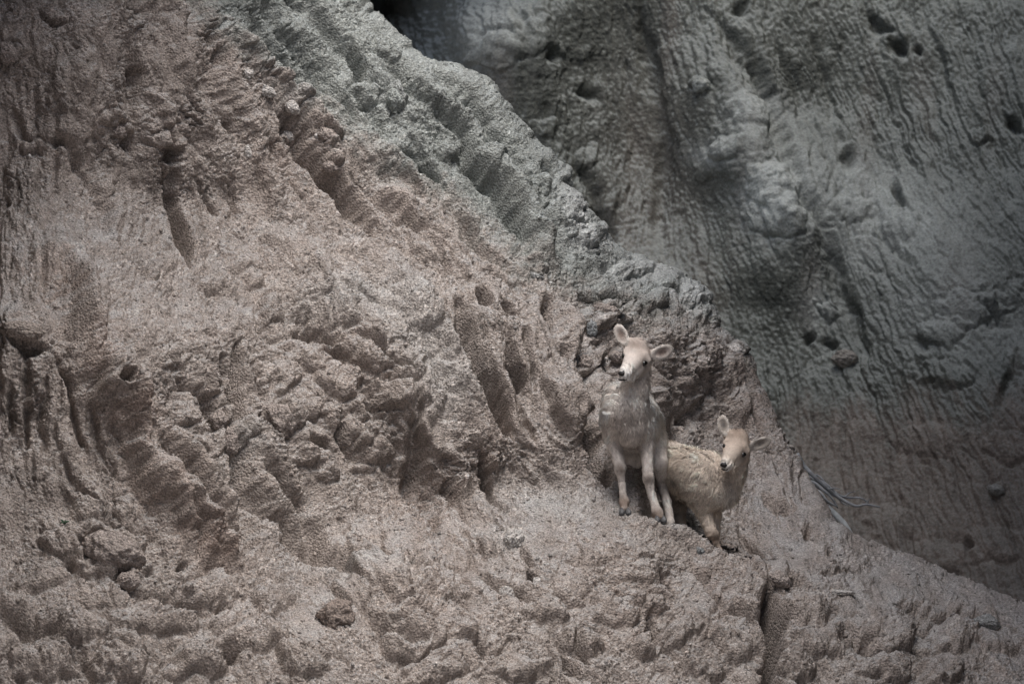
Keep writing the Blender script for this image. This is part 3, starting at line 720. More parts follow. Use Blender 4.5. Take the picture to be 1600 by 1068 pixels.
M_hoof = plain('grey_hoof', (0.13, 0.13, 0.135), rough=0.5, spec=0.4, noise=.45, scale=120, bump=.3)

def blob_mesh(name, radii, fn=None, sub=3):
    bm = bmesh.new(); bmesh.ops.create_icosphere(bm, subdivisions=sub, radius=1.0)
    for v in bm.verts:
        c = v.co.copy()
        if fn: c = fn(c)
        v.co = Vector((c.x * radii[0], c.y * radii[1], c.z * radii[2]))
    for f in bm.faces: f.smooth = True
    me = bpy.data.meshes.new(name); bm.to_mesh(me); bm.free()
    return me

def frame(ang, tilt=0.0, yaw=0.0):
    """rows: length direction in the picture plane at ang degrees (0 right, 90 up), width direction, thickness direction"""
    a = math.radians(ang)
    l = Vector((math.cos(a), 0, math.sin(a))); w = Vector((-math.sin(a), 0, math.cos(a))); t_ = Vector((0, 1, 0))
    R = Matrix.Rotation(math.radians(tilt), 3, w) @ Matrix.Rotation(math.radians(yaw), 3, l)
    return np.array([R @ l, R @ w, R @ t_])

def lamb(name, label, spec):
    Y0 = spec['y0']
    wp = lambda p: W(p[0], p[1], Y0 + p[2])
    prims = []
    for c in spec['cones']:
        a, b, k = c
        prims.append(('cone', wp(a), a[3] / S, wp(b), b[3] / S, k / S))
    for c in spec['ears']:
        fr = frame(c['ang'], c.get('tilt', 0), c.get('yaw', 0))
        prims.append(('cone', wp(c['base']), 5.0 / S, wp(c['c']), 4.0 / S, 5 / S))
        prims.append(('ell', wp(c['c']), fr * np.array([c['l'], c['w'], 3.6])[:, None] / S, 4 / S))
        cc = wp(c['c']) - fr[2] * (4.6 / S) - fr[0] * 1.0 / S
        prims.append(('cut', cc, fr * np.array([c['l'] * .80, c['w'] * .70, 5.2])[:, None] / S, 2.0 / S))
    for c in spec.get('cuts', []):
        prims.append(('cut', wp(c[0]), np.eye(3) * (np.array(c[1]) / S)[:, None], 2.5 / S))
    feet = []
    for ch in spec['legs']:
        pts = list(ch['pts'])
        fx = wp(pts[-1])
        g = fg_down(fx[0], fx[1], fx[2] + 0.12)
        gz = g.z if g else fx[2]
        print(name, 'foot px', pts[-1][:3], 'z wanted', round(fx[2], 3), 'ground', round(gz, 3))
        shift = gz - fx[2]
        joints = []
        n = len(pts)
        for i, p in enumerate(pts):
            w_ = wp(p); w_[2] += shift * max(0, (i - 0.0) / (n - 1)) ** 1.5
            joints.append((w_, (p[3] - (1.3 if i >= 2 else .5)) / S))
        joints[-1] = (joints[-1][0] + np.array([0, 0, 0.019]), joints[-1][1])
        for (a, ra), (b, rb_) in zip(joints[:-1], joints[1:]):
            prims.append(('cone', a, ra, b, rb_, ch.get('k', 5) / S))
        feet.append((joints[-1][0] - np.array([0, 0, 0.019]), ch.get('face', 0)))
    V, Fc = grow(prims)
    # normals
    fn = np.cross(V[Fc[:, 2]] - V[Fc[:, 0]], V[Fc[:, 3]] - V[Fc[:, 1]])
    vn = np.zeros_like(V)
    for i in range(4): np.add.at(vn, Fc[:, i], fn)
    vn /= np.linalg.norm(vn, axis=1, keepdims=True) + 1e-12
    # coat colours, plus shade painted under chest and belly
    base = np.array(spec['coat'])
    Cc = np.tile(base, (len(V), 1))
    yel = 0.5 + 0.5 * perlin(V[:, 0] * 22 + V[:, 1] * 9, V[:, 2] * 22, 301)
    Cc = Cc * (0.93 + 0.12 * yel)[:, None]
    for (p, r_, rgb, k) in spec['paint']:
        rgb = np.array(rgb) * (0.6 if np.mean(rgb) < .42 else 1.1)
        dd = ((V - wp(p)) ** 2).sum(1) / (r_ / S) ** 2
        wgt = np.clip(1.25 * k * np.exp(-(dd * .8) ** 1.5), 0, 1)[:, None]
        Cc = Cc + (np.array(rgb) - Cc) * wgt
    ear_in = np.zeros(len(V)); ear_all = np.zeros(len(V))
    for c in spec['ears']:
        fr = frame(c['ang'], c.get('tilt', 0), c.get('yaw', 0))
        L_ = (V - wp(c['c'])) @ fr.T * S
        rr = np.hypot(L_[:, 0] / (c['l'] * .66), L_[:, 1] / (c['w'] * .62))
        infront = (vn @ fr[2] < 0.1) & (np.abs(L_[:, 2]) < 8)
        ear_in = np.maximum(ear_in, np.where(infront, np.clip(1.35 - rr, 0, 1), 0))
        ro = np.hypot(L_[:, 0] / (c['l'] * 1.1), L_[:, 1] / (c['w'] * 1.15))
        ear_all = np.maximum(ear_all, ((ro < 1) & (np.abs(L_[:, 2]) < 9)).astype(float))
    Cc = Cc + (np.array([.62, .58, .54]) - Cc) * (0.8 * ear_all * (1 - ear_in))[:, None]
    Cc = Cc + (np.array(spec['ear_inside']) - Cc) * np.clip(ear_in, 0, 1)[:, None]
    Cc = np.clip(Cc, .02, .8)
    # tufted coat: streaky clumps raised off the skin
    hdv = np.linalg.norm(V - wp(spec['head']), axis=1) * S
    cb = np.array(spec['comb'], float); cb /= np.linalg.norm(cb)
    al_ = V @ cb; sd_v = np.cross(cb, [0, 1, 0]); sd_v /= np.linalg.norm(sd_v)
    ac_ = V @ sd_v + .6 * V[:, 1]
    wob_ = .35 * perlin(V[:, 0] * 30, V[:, 2] * 30 + V[:, 1] * 20, 320)
    tuft_ = np.abs(perlin(ac_ * 75 + wob_, al_ * 26, 321)) + .6 * np.abs(perlin(ac_ * 140 + wob_, al_ * 55, 322)) - .35
    bodyw = sstep(20, 44, hdv) * (0.35 + .65 * np.clip((V[:, 2] - wp(spec['legline'])[2]) * S / 18, 0, 1)) * (1 - ear_all)
    V = V + vn * (tuft_ * spec['tuft'] * bodyw)[:, None]
    Cc = np.clip(Cc * (1 + .6 * tuft_ * bodyw)[:, None], .02, .8)
    root = bpy.data.objects.new(name, None); col.objects.link(root)
    base_pt = np.mean([f[0] for f in feet], 0)
    root.location = base_pt
    tag(root, label, 'lamb')
    off = Vector(base_pt)
    def part(nm, me, mat):
        o = link(nm, me, mat, root); o.location = -off if False else (0, 0, 0)
        return o
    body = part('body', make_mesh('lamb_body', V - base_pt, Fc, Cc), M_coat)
    # fur: short combed locks standing off the skin
    tri = V[Fc]
    area = 0.5 * np.linalg.norm(fn, axis=1)
    nb_ = spec['locks']
    cen = tri.mean(1)
    headd = np.linalg.norm(cen - wp(spec['head']), axis=1) * S
    bodyd = np.zeros(len(cen))
    legz = np.clip((cen[:, 2] - wp(spec['legline'])[2]) * S / 18.0, -1, 1) * .5 + .5
    ln = 0.0065 + 0.011 * spec['shag'] * legz * sstep(24, 50, headd)
    ln = np.where(headd < 30, 0.0040, ln)
    eara = ear_all[Fc].mean(1)
    ln = np.where(eara > .5, 0.0075, ln)
    dens = area * np.where(headd < 34, 2.2, 1.0) * np.where(eara > .5, 2.0, 1)
    nose_d = np.linalg.norm(cen - wp(spec['nose'])[None], axis=1) * S
    dens = np.where(nose_d < 17, 0, dens)
    for e in spec['eyes']:
        dens = np.where(np.linalg.norm(cen - wp(e['p']), axis=1) * S < 6.5, 0, dens)
    for f_, _ in feet:
        dens = np.where(np.linalg.norm(cen - f_, axis=1) * S < 6, 0, dens)
    fi = rng.choice(len(Fc), nb_, p=dens / dens.sum())
    uv = rng.random((nb_, 2))
    a_, b_, c_, d_ = tri[fi, 0], tri[fi, 1], tri[fi, 2], tri[fi, 3]
    u_, v_ = uv[:, :1], uv[:, 1:]
    p0 = a_ * (1 - u_) * (1 - v_) + b_ * u_ * (1 - v_) + c_ * u_ * v_ + d_ * (1 - u_) * v_
    nn = vn[Fc[fi]].mean(1); nn /= np.linalg.norm(nn, axis=1, keepdims=True) + 1e-9
    flow = np.tile(np.array(spec['comb']), (nb_, 1)).astype(float)
    hd = headd[fi]
    flow = np.where((hd < 34)[:, None], np.array(spec['headcomb'])[None], flow)
    eo = eara[fi] > .5
    if eo.any():
        ec = np.array([wp(c['c']) for c in spec['ears']]); eb = np.array([wp(c['base']) for c in spec['ears']])
        w1 = np.argmin(np.linalg.norm(p0[:, None] - ec[None], axis=2), 1)
        flow = np.where(eo[:, None], (p0 - (eb * .75 + ec * .25)[w1]) / 0.02, flow)
    clump = np.stack([perlin(p0[:, 0] * 55 + p0[:, 1] * 40, p0[:, 2] * 45, 310 + i) for i in range(3)], -1)
    flow = flow + spec['mess'] * 1.4 * clump + spec['mess'] * 0.5 * rng.normal(size=(nb_, 3))
    flow -= (flow * nn).sum(1, keepdims=True) * nn
    flow /= np.linalg.norm(flow, axis=1, keepdims=True) + 1e-9
    lift = (0.34 + 0.3 * rng.random(nb_) + .25 * spec['mess'] * clump[:, 0])[:, None]
    dr = flow + nn * np.clip(lift, .1, 1); dr /= np.linalg.norm(dr, axis=1, keepdims=True)
    le = (ln[fi] * (0.6 + 0.8 * rng.random(nb_)))[:, None]
    wd = np.cross(dr, nn); wd /= np.linalg.norm(wd, axis=1, keepdims=True) + 1e-9
    hw = (0.0008 + 0.0009 * rng.random(nb_))[:, None]
    p0 = p0 - nn * 0.001
    mid = p0 + dr * le * .55; tip = p0 + dr * le - nn * le * .18 + np.array([0, 0, -1]) * le * .08
    Vf = np.stack([p0 - wd * hw, p0 + wd * hw, mid + wd * hw * .75, mid - wd * hw * .75, tip], 1).reshape(-1, 3)
    i5 = np.arange(nb_)[:, None] * 5
    Tf = np.concatenate([i5 + np.array([0, 1, 2]), i5 + np.array([0, 2, 3]), i5 + np.array([3, 2, 4])])
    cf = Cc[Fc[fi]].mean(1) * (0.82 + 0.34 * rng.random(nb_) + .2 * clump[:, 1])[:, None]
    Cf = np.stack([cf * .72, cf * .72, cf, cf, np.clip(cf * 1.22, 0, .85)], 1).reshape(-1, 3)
    fm = make_mesh('lamb_fur', Vf - base_pt, Tf, Cf)
    nrm_f = (nn[:, None] * .85 + dr[:, None] * .25).repeat(5, 1).reshape(-1, 3)
    nrm_f /= np.linalg.norm(nrm_f, axis=1, keepdims=True)
    fm.normals_split_custom_set_from_vertices(nrm_f.tolist())
    fur = part('fur', fm, M_coat); tag(fur, kind='stuff')
    # eyes, nose, mouth, hooves
    for e in spec['eyes']:
        o = part('eye', blob_mesh('lamb_eye', np.array(e['r']) / S), M_eye)
        o.location = Vector(wp(e['p'])) - off
        o.rotation_euler = (0, math.radians(-e.get('ang', 0)), 0)
    def nosefn(c):
        k = 1 - 0.45 * max(0, -c.z)                 # narrows towards the lip
        z = c.z * (1 - .35 * (abs(c.x) < .35) * (c.z > 0))
        return Vector((c.x * k, c.y, z))
    o = part('nose', blob_mesh('lamb_nose', (6.8 / S, 3.6 / S, 5.0 / S), nosefn), M_nose)
    o.location = Vector(wp(spec['nose'])) - off
    o.rotation_euler = (math.radians(-20), math.radians(spec['roll']), 0)
    bm = bmesh.new()
    m_pts = [Vector(wp(p)) - off for p in spec['mouth']]
    ring_prev = None
    for i, p in enumerate(m_pts):
        rr = 0.0019 * (0.5 + math.sin(math.pi * (i + .5) / len(m_pts)))
        ring = [bm.verts.new(p + Vector((0, math.cos(a) * rr, math.sin(a) * rr))) for a in np.linspace(0, 2 * math.pi, 7)[:-1]]
        if ring_prev:
            for j in range(6): bm.faces.new((ring_prev[j], ring_prev[(j + 1) % 6], ring[(j + 1) % 6], ring[j]))
        ring_prev = ring
    me = bpy.data.meshes.new('lamb_mouth'); bm.to_mesh(me); bm.free()
    part('mouth', me, M_nose)
    def claw(c):
        z = max(c.z, -0.55)                         # flat sole
        tp = 1 - 0.38 * max(0, c.z)
        return Vector((c.x * tp, c.y * tp + 0.28 * c.z, z))
    claw_me = blob_mesh('lamb_hoof', (0.0105, 0.0175, 0.0165), claw)
    claw_me.materials.append(M_hoof)
    for f_, fa in feet:
        for sd_ in (-1, 1):
            o = bpy.data.objects.new('hoof', claw_me); col.objects.link(o); o.parent = root
            a = math.radians(fa)
            lx = Vector((math.cos(a), math.sin(a), 0)); ly = Vector((-math.sin(a), math.cos(a), 0))
            o.location = Vector(f_) + lx * sd_ * 0.0105 - ly * 0.008 + Vector((0, 0, 0.0065)) - off
            o.rotation_euler = (0, 0, a + sd_ * 0.14)
    return root

tan_ = [.50, .445, .40]
lamb('bighorn_lamb', 'pale lamb standing tall and facing forward with its chest to us, head tilted', dict(
    y0=0.02, coat=(.78, .715, .665), shag=1.1, mess=0.5, tuft=.0085, locks=36000, comb=(0.05, .15, -1), headcomb=(.25, .9, .45), ear_inside=(.30, .235, .205),
    head=(993, 562, -.02), nose=(972.5, 583, -.098), legline=(0, 700, 0), roll=-14,
    eyes=[dict(p=(1006, 567.5, -.0335), r=(6.3, 4.4, 4.2), ang=14), dict(p=(974.2, 556, -.026), r=(3.2, 4.8, 4.4), ang=14)],
    mouth=[(966, 591.5, -.083), (970, 593.5, -.091), (975, 593.2, -.093), (981, 592.5, -.086)],
    ears=[dict(base=(982, 541, .012), c=(971, 523.5, .012), l=17.5, w=10.5, ang=112, tilt=8, yaw=-8), dict(base=(1017, 555, .012), c=(1034, 550, .012), l=18.5, w=11, ang=22, tilt=10, yaw=10)],
    cones=[((982, 652, .07, 35), (992, 655, .2, 36), 12), ((992, 655, .2, 36), (1004, 664, .39, 34), 12),
           ((977, 645, .035, 33), (985, 668, .03, 27), 10), ((961, 642, .085, 19), (957, 668, .06, 15.5), 20), ((1003, 646, .08, 18.5), (1008, 672, .06, 15), 16),
           ((969, 624, .15, 26), (990, 632, .25, 30), 14),
           ((981, 638, .04, 31), (992, 606, .025, 21), 12), ((992, 606, .025, 21), (1000, 578, .022, 15), 8), ((1000, 578, .022, 15), (998, 560, .015, 18), 8),
           ((996.5, 554.5, .005, 20), (987.5, 568, -.04, 13.8), 6), ((987.5, 568, -.04, 13.8), (976, 584, -.085, 9.4), 5),
           ((1005, 569, .0, 12), (986, 587, -.055, 8), 6), ((982, 549, -.01, 8), (979.5, 556, -.022, 6), 5), ((1006, 556, -.02, 7), (1011, 563, -.018, 6), 5), ((1000, 538, 0, 9), (988, 537, 0, 9), 8),
           ((1018, 690, .36, 24), (986, 690, .36, 24), 14), ((985, 680, .03, 15), (990, 684, .12, 22), 10)],
    legs=[dict(pts=[(957, 672, .06, 14.5), (961, 698, .055, 11.5), (969, 731, .03, 9), (972, 757, .036, 6), (975, 782, .03, 8.2), (976, 800, .015, 6.5)], face=6),
          dict(pts=[(1009, 674, .06, 14.5), (1010, 698, .055, 11.5), (1013, 748, .03, 9.4), (1018, 776, .034, 6.8), (1027, 806, .02, 9.5), (1031, 822, .01, 7.5)], face=10),
          dict(pts=[(1020, 690, .36, 23), (1030, 722, .31, 13.5), (1034, 752, .37, 9.2), (1042, 782, .35, 7.6), (1047, 815, .29, 7.8), (1049, 838, .27, 7)], face=0),
          dict(pts=[(985, 690, .36, 22), (988, 722, .30, 14), (1000, 752, .38, 7.5), (1008, 771, .37, 6), (1017, 800, .30, 7), (1018, 826, .28, 6.5)], face=0)],
    paint=[((996, 556, -.02), 22, (.53, .45, .40), .7), ((972, 588, -.09), 13, (.66, .64, .62), .9), ((994, 536, -.01), 15, (.47, .36, .30), .55), ((1012, 549, 0), 10, (.40, .30, .25), .6), ((990, 552, -.03), 6, (.46, .43, .41), .6), ((983, 566, -.05), 8, (.50, .44, .41), .5),
           ((1006, 570, -.03), 9, (.33, .28, .25), .45), ((969, 731, .0), 12, (.27, .21, .18), .75), ((975, 786, .02), 14, (.40, .29, .23), .7), ((1013, 748, 0), 12, (.30, .235, .20), .65), ((1027, 808, .0), 16, (.40, .29, .23), .7), ((1038, 760, .36), 16, (.36, .30, .26), .5), ((1046, 815, .33), 16, (.36, .28, .23), .5), ((1004, 762, .38), 16, (.28, .22, .18), .7),
           ((986, 692, .06), 24, (.30, .25, .22), .6), ((979, 660, -.02), 28, (.47, .405, .36), .5), ((1000, 592, -.0), 16, (.43, .37, .33), .5), ((1026, 640, .2), 26, (.60, .56, .52), .5), ((952, 625, .1), 20, (.56, .49, .44), .5)]))  # first blob: brown hair plus painted shade under the chest

lamb('bighorn_lamb', 'smaller shaggy tan lamb standing side-on behind the taller one, head turned back', dict(
    y0=0.26, coat=(.70, .60, .51), shag=1.5, mess=0.85, tuft=.011, locks=36000, comb=(-.45, .1, -.9), headcomb=(.25, .9, .45), ear_inside=(.26, .235, .215),
    head=(1150, 703, -.02), nose=(1132, 725.5, -.089), legline=(0, 800, 0), roll=-10,
    eyes=[dict(p=(1160.5, 710, -.0325), r=(5.8, 4.4, 4.2), ang=16), dict(p=(1132, 697, -.026), r=(3, 4.6, 4.4), ang=16)],
    mouth=[(1126.5, 731.5, -.076), (1130, 733.6, -.083), (1135, 733.5, -.084), (1140, 732, -.079)],
    ears=[dict(base=(1136, 681, .01), c=(1130.5, 664, .01), l=16, w=9.5, ang=100, tilt=8, yaw=-8), dict(base=(1171, 697, .01), c=(1188, 692.5, .01), l=18, w=9.3, ang=20, tilt=10, yaw=10)],
    cones=[((1040, 728, .27, 38), (1072, 742, .17, 38), 14), ((1072, 742, .17, 38), (1101, 750, .06, 42), 14), ((1101, 752, .06, 40), (1117, 768, .03, 30), 12),
           ((1110, 750, .06, 36), (1128, 760, .05, 27), 12), ((1128, 758, .05, 27), (1144, 738, .035, 19.5), 10), ((1144, 738, .035, 19.5), (1154, 714, .02, 15), 8), ((1154, 714, .02, 15), (1154, 700, .012, 17), 8),
           ((1152, 694.5, .004, 20), (1144, 709, -.036, 13.6), 6), ((1144, 709, -.036, 13.6), (1134.5, 725.5, -.075, 8.9), 6),
           ((1160, 710, 0, 11), (1144, 728, -.05, 7), 6), ((1137, 692, -.01, 7.5), (1135, 699, -.02, 5.5), 5), ((1161, 698, -.02, 7), (1166, 705, -.018, 6), 5), ((1158, 681, 0, 8), (1146, 679, 0, 8), 8),
           ((1098, 770, .03, 27), (1100, 788, .02, 16), 10), ((1046, 745, .26, 32), (1058, 768, .23, 18), 12)],
    legs=[dict(pts=[(1098, 780, .02, 18), (1101, 804, .02, 11.5), (1113, 838, -.005, 10), (1119, 857, .0, 7), (1126, 876, -.01, 7.5), (1129, 890, -.02, 6.5)], face=25),
          dict(pts=[(1114, 780, .09, 15), (1117, 804, .09, 9), (1118, 834, .07, 8), (1119, 852, .075, 6), (1120, 868, .07, 7), (1121, 880, .06, 6.5)], face=25),
          dict(pts=[(1058, 768, .24, 18), (1061, 788, .21, 12.5), (1061, 803, .22, 9.2), (1064, 820, .19, 7.6), (1066, 838, .16, 7.4), (1068, 852, .15, 6.8)], face=25),
          dict(pts=[(1036, 768, .30, 18), (1040, 788, .28, 12), (1040, 803, .27, 8.5), (1043, 820, .25, 7), (1044, 836, .22, 7), (1045, 848, .21, 6.5)], face=25)],
    paint=[((1151, 698, -.02), 21, (.53, .43, .36), .7), ((1131, 731, -.08), 12, (.62, .60, .575), .85), ((1152, 678, 0), 15, (.46, .33, .255), .65), ((1170, 690, 0), 11, (.40, .29, .23), .6), ((1140, 712, -.05), 8, (.50, .46, .43), .6), ((1160, 713, -.03), 9, (.30, .25, .22), .5),
           ((1066, 775, .15), 22, (.27, .215, .18), .7), ((1113, 843, -.02), 15, (.36, .26, .205), .65), ((1124, 872, 0), 16, (.36, .25, .2), .6), ((1063, 815, .22), 18, (.31, .235, .19), .65), ((1090, 705, .1), 26, (.55, .46, .385), .5), ((1140, 775, .0), 18, (.58, .54, .50), .6), ((1125, 745, 0), 20, (.43, .36, .305), .4), ((1050, 695, .25), 20, (.58, .51, .45), .5)]))  # first blob paints belly shade into the coat
#PROPS#
# ------------------------------------------------------------------ stones and hard clods lodged in the slope
from mathutils import noise as mnoise
def stone_mesh(name, rx, ry, rz, seed, rgb, angular=0.0, rough=0.26, sub=4):
    spx = max(rx, rz) * S; ga = 1.5 / spx
    bm = bmesh.new(); bmesh.ops.create_icosphere(bm, subdivisions=sub, radius=1.0)
    sv = Vector((seed * 3.7, seed * 1.3, seed * 7.1))
    planes = []
    if angular:
        for i in range(9):
            v = mnoise.random_unit_vector() if False else Vector((math.sin(seed * 5 + i * 2.4), math.cos(seed * 3 + i * 1.7), math.sin(seed + i * 4.1))).normalized()
            planes.append((v, 0.62 + 0.25 * abs(math.sin(seed * 9 + i * 3.3))))
    cols = []
    for v in bm.verts:
        d = v.co.normalized()
        r_ = 1 + rough * mnoise.noise(d * 1.3 + sv) + rough * .6 * mnoise.noise(d * 3.1 + sv) + rough * .35 * mnoise.noise(d * 7 + sv) + rough * .3 * mnoise.noise(d * 13 + sv) + ga * mnoise.noise(d * spx / 5 + sv) + ga * .8 * mnoise.noise(d * spx / 2.6 + sv)
        p = d * r_
        for (n_, c_) in planes:
            e = p.dot(n_) - c_
            if e > 0: p -= n_ * e * angular
        v.co = Vector((p.x * rx, p.y * ry, p.z * rz))
        cols.append(1 + .2 * mnoise.noise(d * 4 + sv) + .3 * mnoise.noise(d * spx / 3 + sv))
    for f in bm.faces: f.smooth = True
    me = bpy.data.meshes.new(name); bm.to_mesh(me); bm.free()
    a = me.color_attributes.new('tint', 'FLOAT_COLOR', 'POINT')
    c = np.ones((len(me.vertices), 4), np.float32); c[:, :3] = np.array(cols)[:, None] * np.array(rgb)
    a.data.foreach_set('color', c.ravel())
    return me

PINK = (.325, .283, .26); BRN = (.27, .225, .20); PALE = (.50, .475, .455); GREY = (.30, .30, .295); BLUE = (.26, .27, .275); GRN = (.31, .33, .315)
STONES = [  # px, py, rx, rz, picture angle, colour, angular, how far it stands out, name, label, ray
    (37, 517, 31, 15, -6, (.33, .285, .255), 0, .8, 'stone', 'long rounded brown stone jutting from the dark wall above the rusty rib', 'f'),
    (12, 84, 14, 18, 20, PINK, 0, .6, 'stone', 'smooth oval stone lodged in the high pink wall at its left end', 'f'),
    (527, 962, 27, 25, 0, BRN, 0, .5, 'stone', 'round brown stone bedded in the lower slope below the long gully', 'f'),
    (438, 657, 22, 28, 25, PINK, 0, .45, 'clay_clod', 'big egg-shaped clay clod, largest of the clods on the middle slope', 'f'),
    (342, 656, 14, 16, 0, PINK, 0, .5, 'clay_clod', 'rounded clay clod left of the dark vertical groove in the middle slope', 'f'),
    (360, 690, 11, 23, 5, PINK, 0, .5, 'clay_clod', 'tall narrow clay clod capping the dark vertical groove', 'f'),
    (1541, 973, 22, 14, -12, GREY, .8, .55, 'stone', 'angular grey stone at the far low end of the ridge', 'f'),
    (1314, 925, 24, 5, -4, PALE, .4, .6, 'stone', 'thin flat pale slab lying on the open slope beyond the smaller lamb', 'f'),
    (1221, 906, 21, 12, -35, PINK, .6, .5, 'stone', 'leaning flat plate of clay above the deep fissure', 'f'),
    (803, 844, 16, 18, 0, PALE, .2, .5, 'clay_clod', 'pale blunt clod standing on the slope in front of the wall foot', 'f'),
    (792, 925, 13, 11, -20, PALE, .5, .5, 'stone', 'whitish flat chip on the lower slope below the pale blunt clod', 'f'),
    (840, 909, 7, 9, 30, PALE, .5, .6, 'stone', 'small pale flake beside a little dark hole in the lower slope', 'f'),
    (946, 486, 20, 12, -15, PINK, 0, .5, 'clay_clod', 'knobbly clay clod overhanging the wall behind the taller lamb\'s ear', 'f'),
    (925, 514, 9, 13, 0, BLUE, 0, .5, 'stone', 'bluish grey stone under the knobbly overhanging clod', 'f'),
    (963, 557, 12, 9, -15, PINK, 0, .75, 'stone', 'stone jutting from the wall just behind the taller lamb\'s muzzle', 'f'),
    (838, 431, 13, 5, -8, GREY, .5, .6, 'stone', 'small flat grey stone where the green bed meets the pink bed', 'f'),
    (414, 142, 18, 9, -28, PALE, 0, .45, 'clay_clod', 'long pale clod on the crest of the pink rib', 'f'),
    (457, 168, 14, 10, -28, PALE, .3, .5, 'clay_clod', 'blocky pale clod on the crest just below the long one', 'f'),
    (451, 213, 11, 8, -15, PALE, .2, .55, 'clay_clod', 'pale clod capping the upper end of the dark gully by the pink rib', 'f'),
    (511, 213, 19, 12, -28, PINK, 0, .45, 'clay_clod', 'broad rounded clod at the border of the green bed', 'f'),
    (516, 261, 12, 9, -20, PINK, 0, .5, 'clay_clod', 'small rounded clod below the broad one at the green border', 'f'),
    (387, 239, 6, 11, 5, PALE, 0, .6, 'stone', 'little upright pale stone set in the bare pink wall', 'f'),
    (387, 116, 9, 8, 0, PALE, 0, .5, 'stone', 'small pale stone at the top of the pink rib', 'f'),
    (1150, 547, 15, 10, -25, PALE, .3, .6, 'clay_clod', 'pale knob on the ridge outline above the smaller lamb', 'f'),
    (616, 157, 13, 18, 20, GRN, .2, .4, 'clay_clod', 'pale greenish clod standing out of the green bed', 'f'),
    (188, 206, 11, 10, 0, PINK, 0, .55, 'clay_clod', 'clod hanging beside the thin vertical groove in the pink wall', 'f'),
    (176, 862, 46, 30, -12, PINK, 0, .22, 'clay_clod', 'boulder-sized swelling of grey clay in the foreground ledge', 'f'),
    (201, 907, 17, 13, 0, PINK, .2, .5, 'clay_clod', 'clod at the foot of the boulder-sized clay swelling', 'f'),
    (1095, 861, 8, 6, -50, BLUE, .6, .5, 'stone', 'bluish chip on the lip in front of the smaller lamb\'s foreleg', 'f'),
    (916, 571, 12, 17, 10, PINK, 0, .4, 'clay_clod', 'oval clod on the wall level with the taller lamb\'s eyes', 'f'),
    (1096, 134, 14, 12, 0, (.25, .265, .25), 0, .6, 'stone', 'round pale stone high in the shaded far wall', 'b'),
    (1320, 560, 19, 13, -10, (.25, .235, .215), 0, .55, 'stone', 'dull rounded stone in the far wall at the foot of its gully', 'b'),
    (1556, 765, 13, 9, -10, (.22, .22, .21), .3, .6, 'stone', 'small pale stone in the brown lower part of the far wall', 'b'),
    ]
for i, (px, py, rx, rz, an, rgb, angu, outw, nm, lab, which) in enumerate(STONES):
    loc, nor = (fg_ray if which == 'f' else bg_ray)(px, py)
    if loc is None: continue
    sc = (D + loc.y) / D / S
    depth = max(min(rx, rz), 0.55 * max(rx, rz)) * sc
    me = stone_mesh(nm, rx * sc, depth, rz * sc, i + 1, rgb, angu, sub=5 if max(rx, rz) > 15 else 4)
    o = link(nm, me, M_clay if which == 'f' else M_clay_far)
    o.rotation_euler = (0, math.radians(-an), 0)
    o.location = loc + Vector((0, 1, 0)) * depth * (1 - 2 * outw) * .8
    tag(o, lab, 'stone' if nm == 'stone' else 'clod')

# ------------------------------------------------------------------ dead shrub behind the ridge, weathered log, dry grass, green sprig
M_wood = plain('weathered_wood', (.27, .28, .295), rough=.9, spec=.1, noise=.35, scale=45, bump=.5)
M_pale_wood = plain('bleached_wood', (.40, .42, .43), rough=.9, spec=.1, noise=.25, scale=40, bump=.5)
M_dry = plain('dry_grass', (.55, .53, .47), rough=.8, spec=.1, noise=.15)
M_leaf = plain('green_leaf', (.07, .12, .075), rough=.7, spec=.2, noise=.3)
def tube(name, pts, radii, mat, parent=None, seg=8, wob=.12, org=Vector((0, 0, 0))):
    P_ = [Vector(p) for p in pts]
    # subdivide with catmull-rom
    Q, R_ = [], []
    for i in range(len(P_) - 1):
        p0 = P_[max(i - 1, 0)]; p1 = P_[i]; p2 = P_[i + 1]; p3 = P_[min(i + 2, len(P_) - 1)]
        for k in range(4):
            t_ = k / 4
            Q.append(.5 * ((2 * p1) + (p2 - p0) * t_ + (2 * p0 - 5 * p1 + 4 * p2 - p3) * t_ ** 2 + (3 * p1 - p0 - 3 * p2 + p3) * t_ ** 3))
            R_.append(radii[i] + (radii[i + 1] - radii[i]) * t_)
    Q.append(P_[-1]); R_.append(radii[-1])
    bm = bmesh.new(); prev = None
    for i, p in enumerate(Q):
        tg = (Q[min(i + 1, len(Q) - 1)] - Q[max(i - 1, 0)]).normalized()
        a1 = tg.cross(Vector((0, 1, .2))).normalized(); a2 = tg.cross(a1)
        ring = []
        for j in range(seg):
            a = 2 * math.pi * j / seg
            r_ = R_[i] * (1 + wob * mnoise.noise(Vector((i * .7, j * 1.3, p.x * 30))))
            ring.append(bm.verts.new(p - org + (a1 * math.cos(a) + a2 * math.sin(a)) * r_))
        if prev:
            for j in range(seg): bm.faces.new((prev[j], prev[(j + 1) % seg], ring[(j + 1) % seg], ring[j]))
        else: bm.faces.new(ring[::-1])
        prev = ring
    bm.faces.new(prev)
    for f in bm.faces: f.smooth = True
    me = bpy.data.meshes.new(name); bm.to_mesh(me); bm.free()
    return link(name, me, mat, parent)
SY = 1.22
shrub = bpy.data.objects.new('dead_shrub', None); col.objects.link(shrub)
so = Vector(W(1252, 770, SY)); shrub.location = so
tag(shrub, 'bare grey dead shrub sprawling out from behind the ridge', 'shrub')
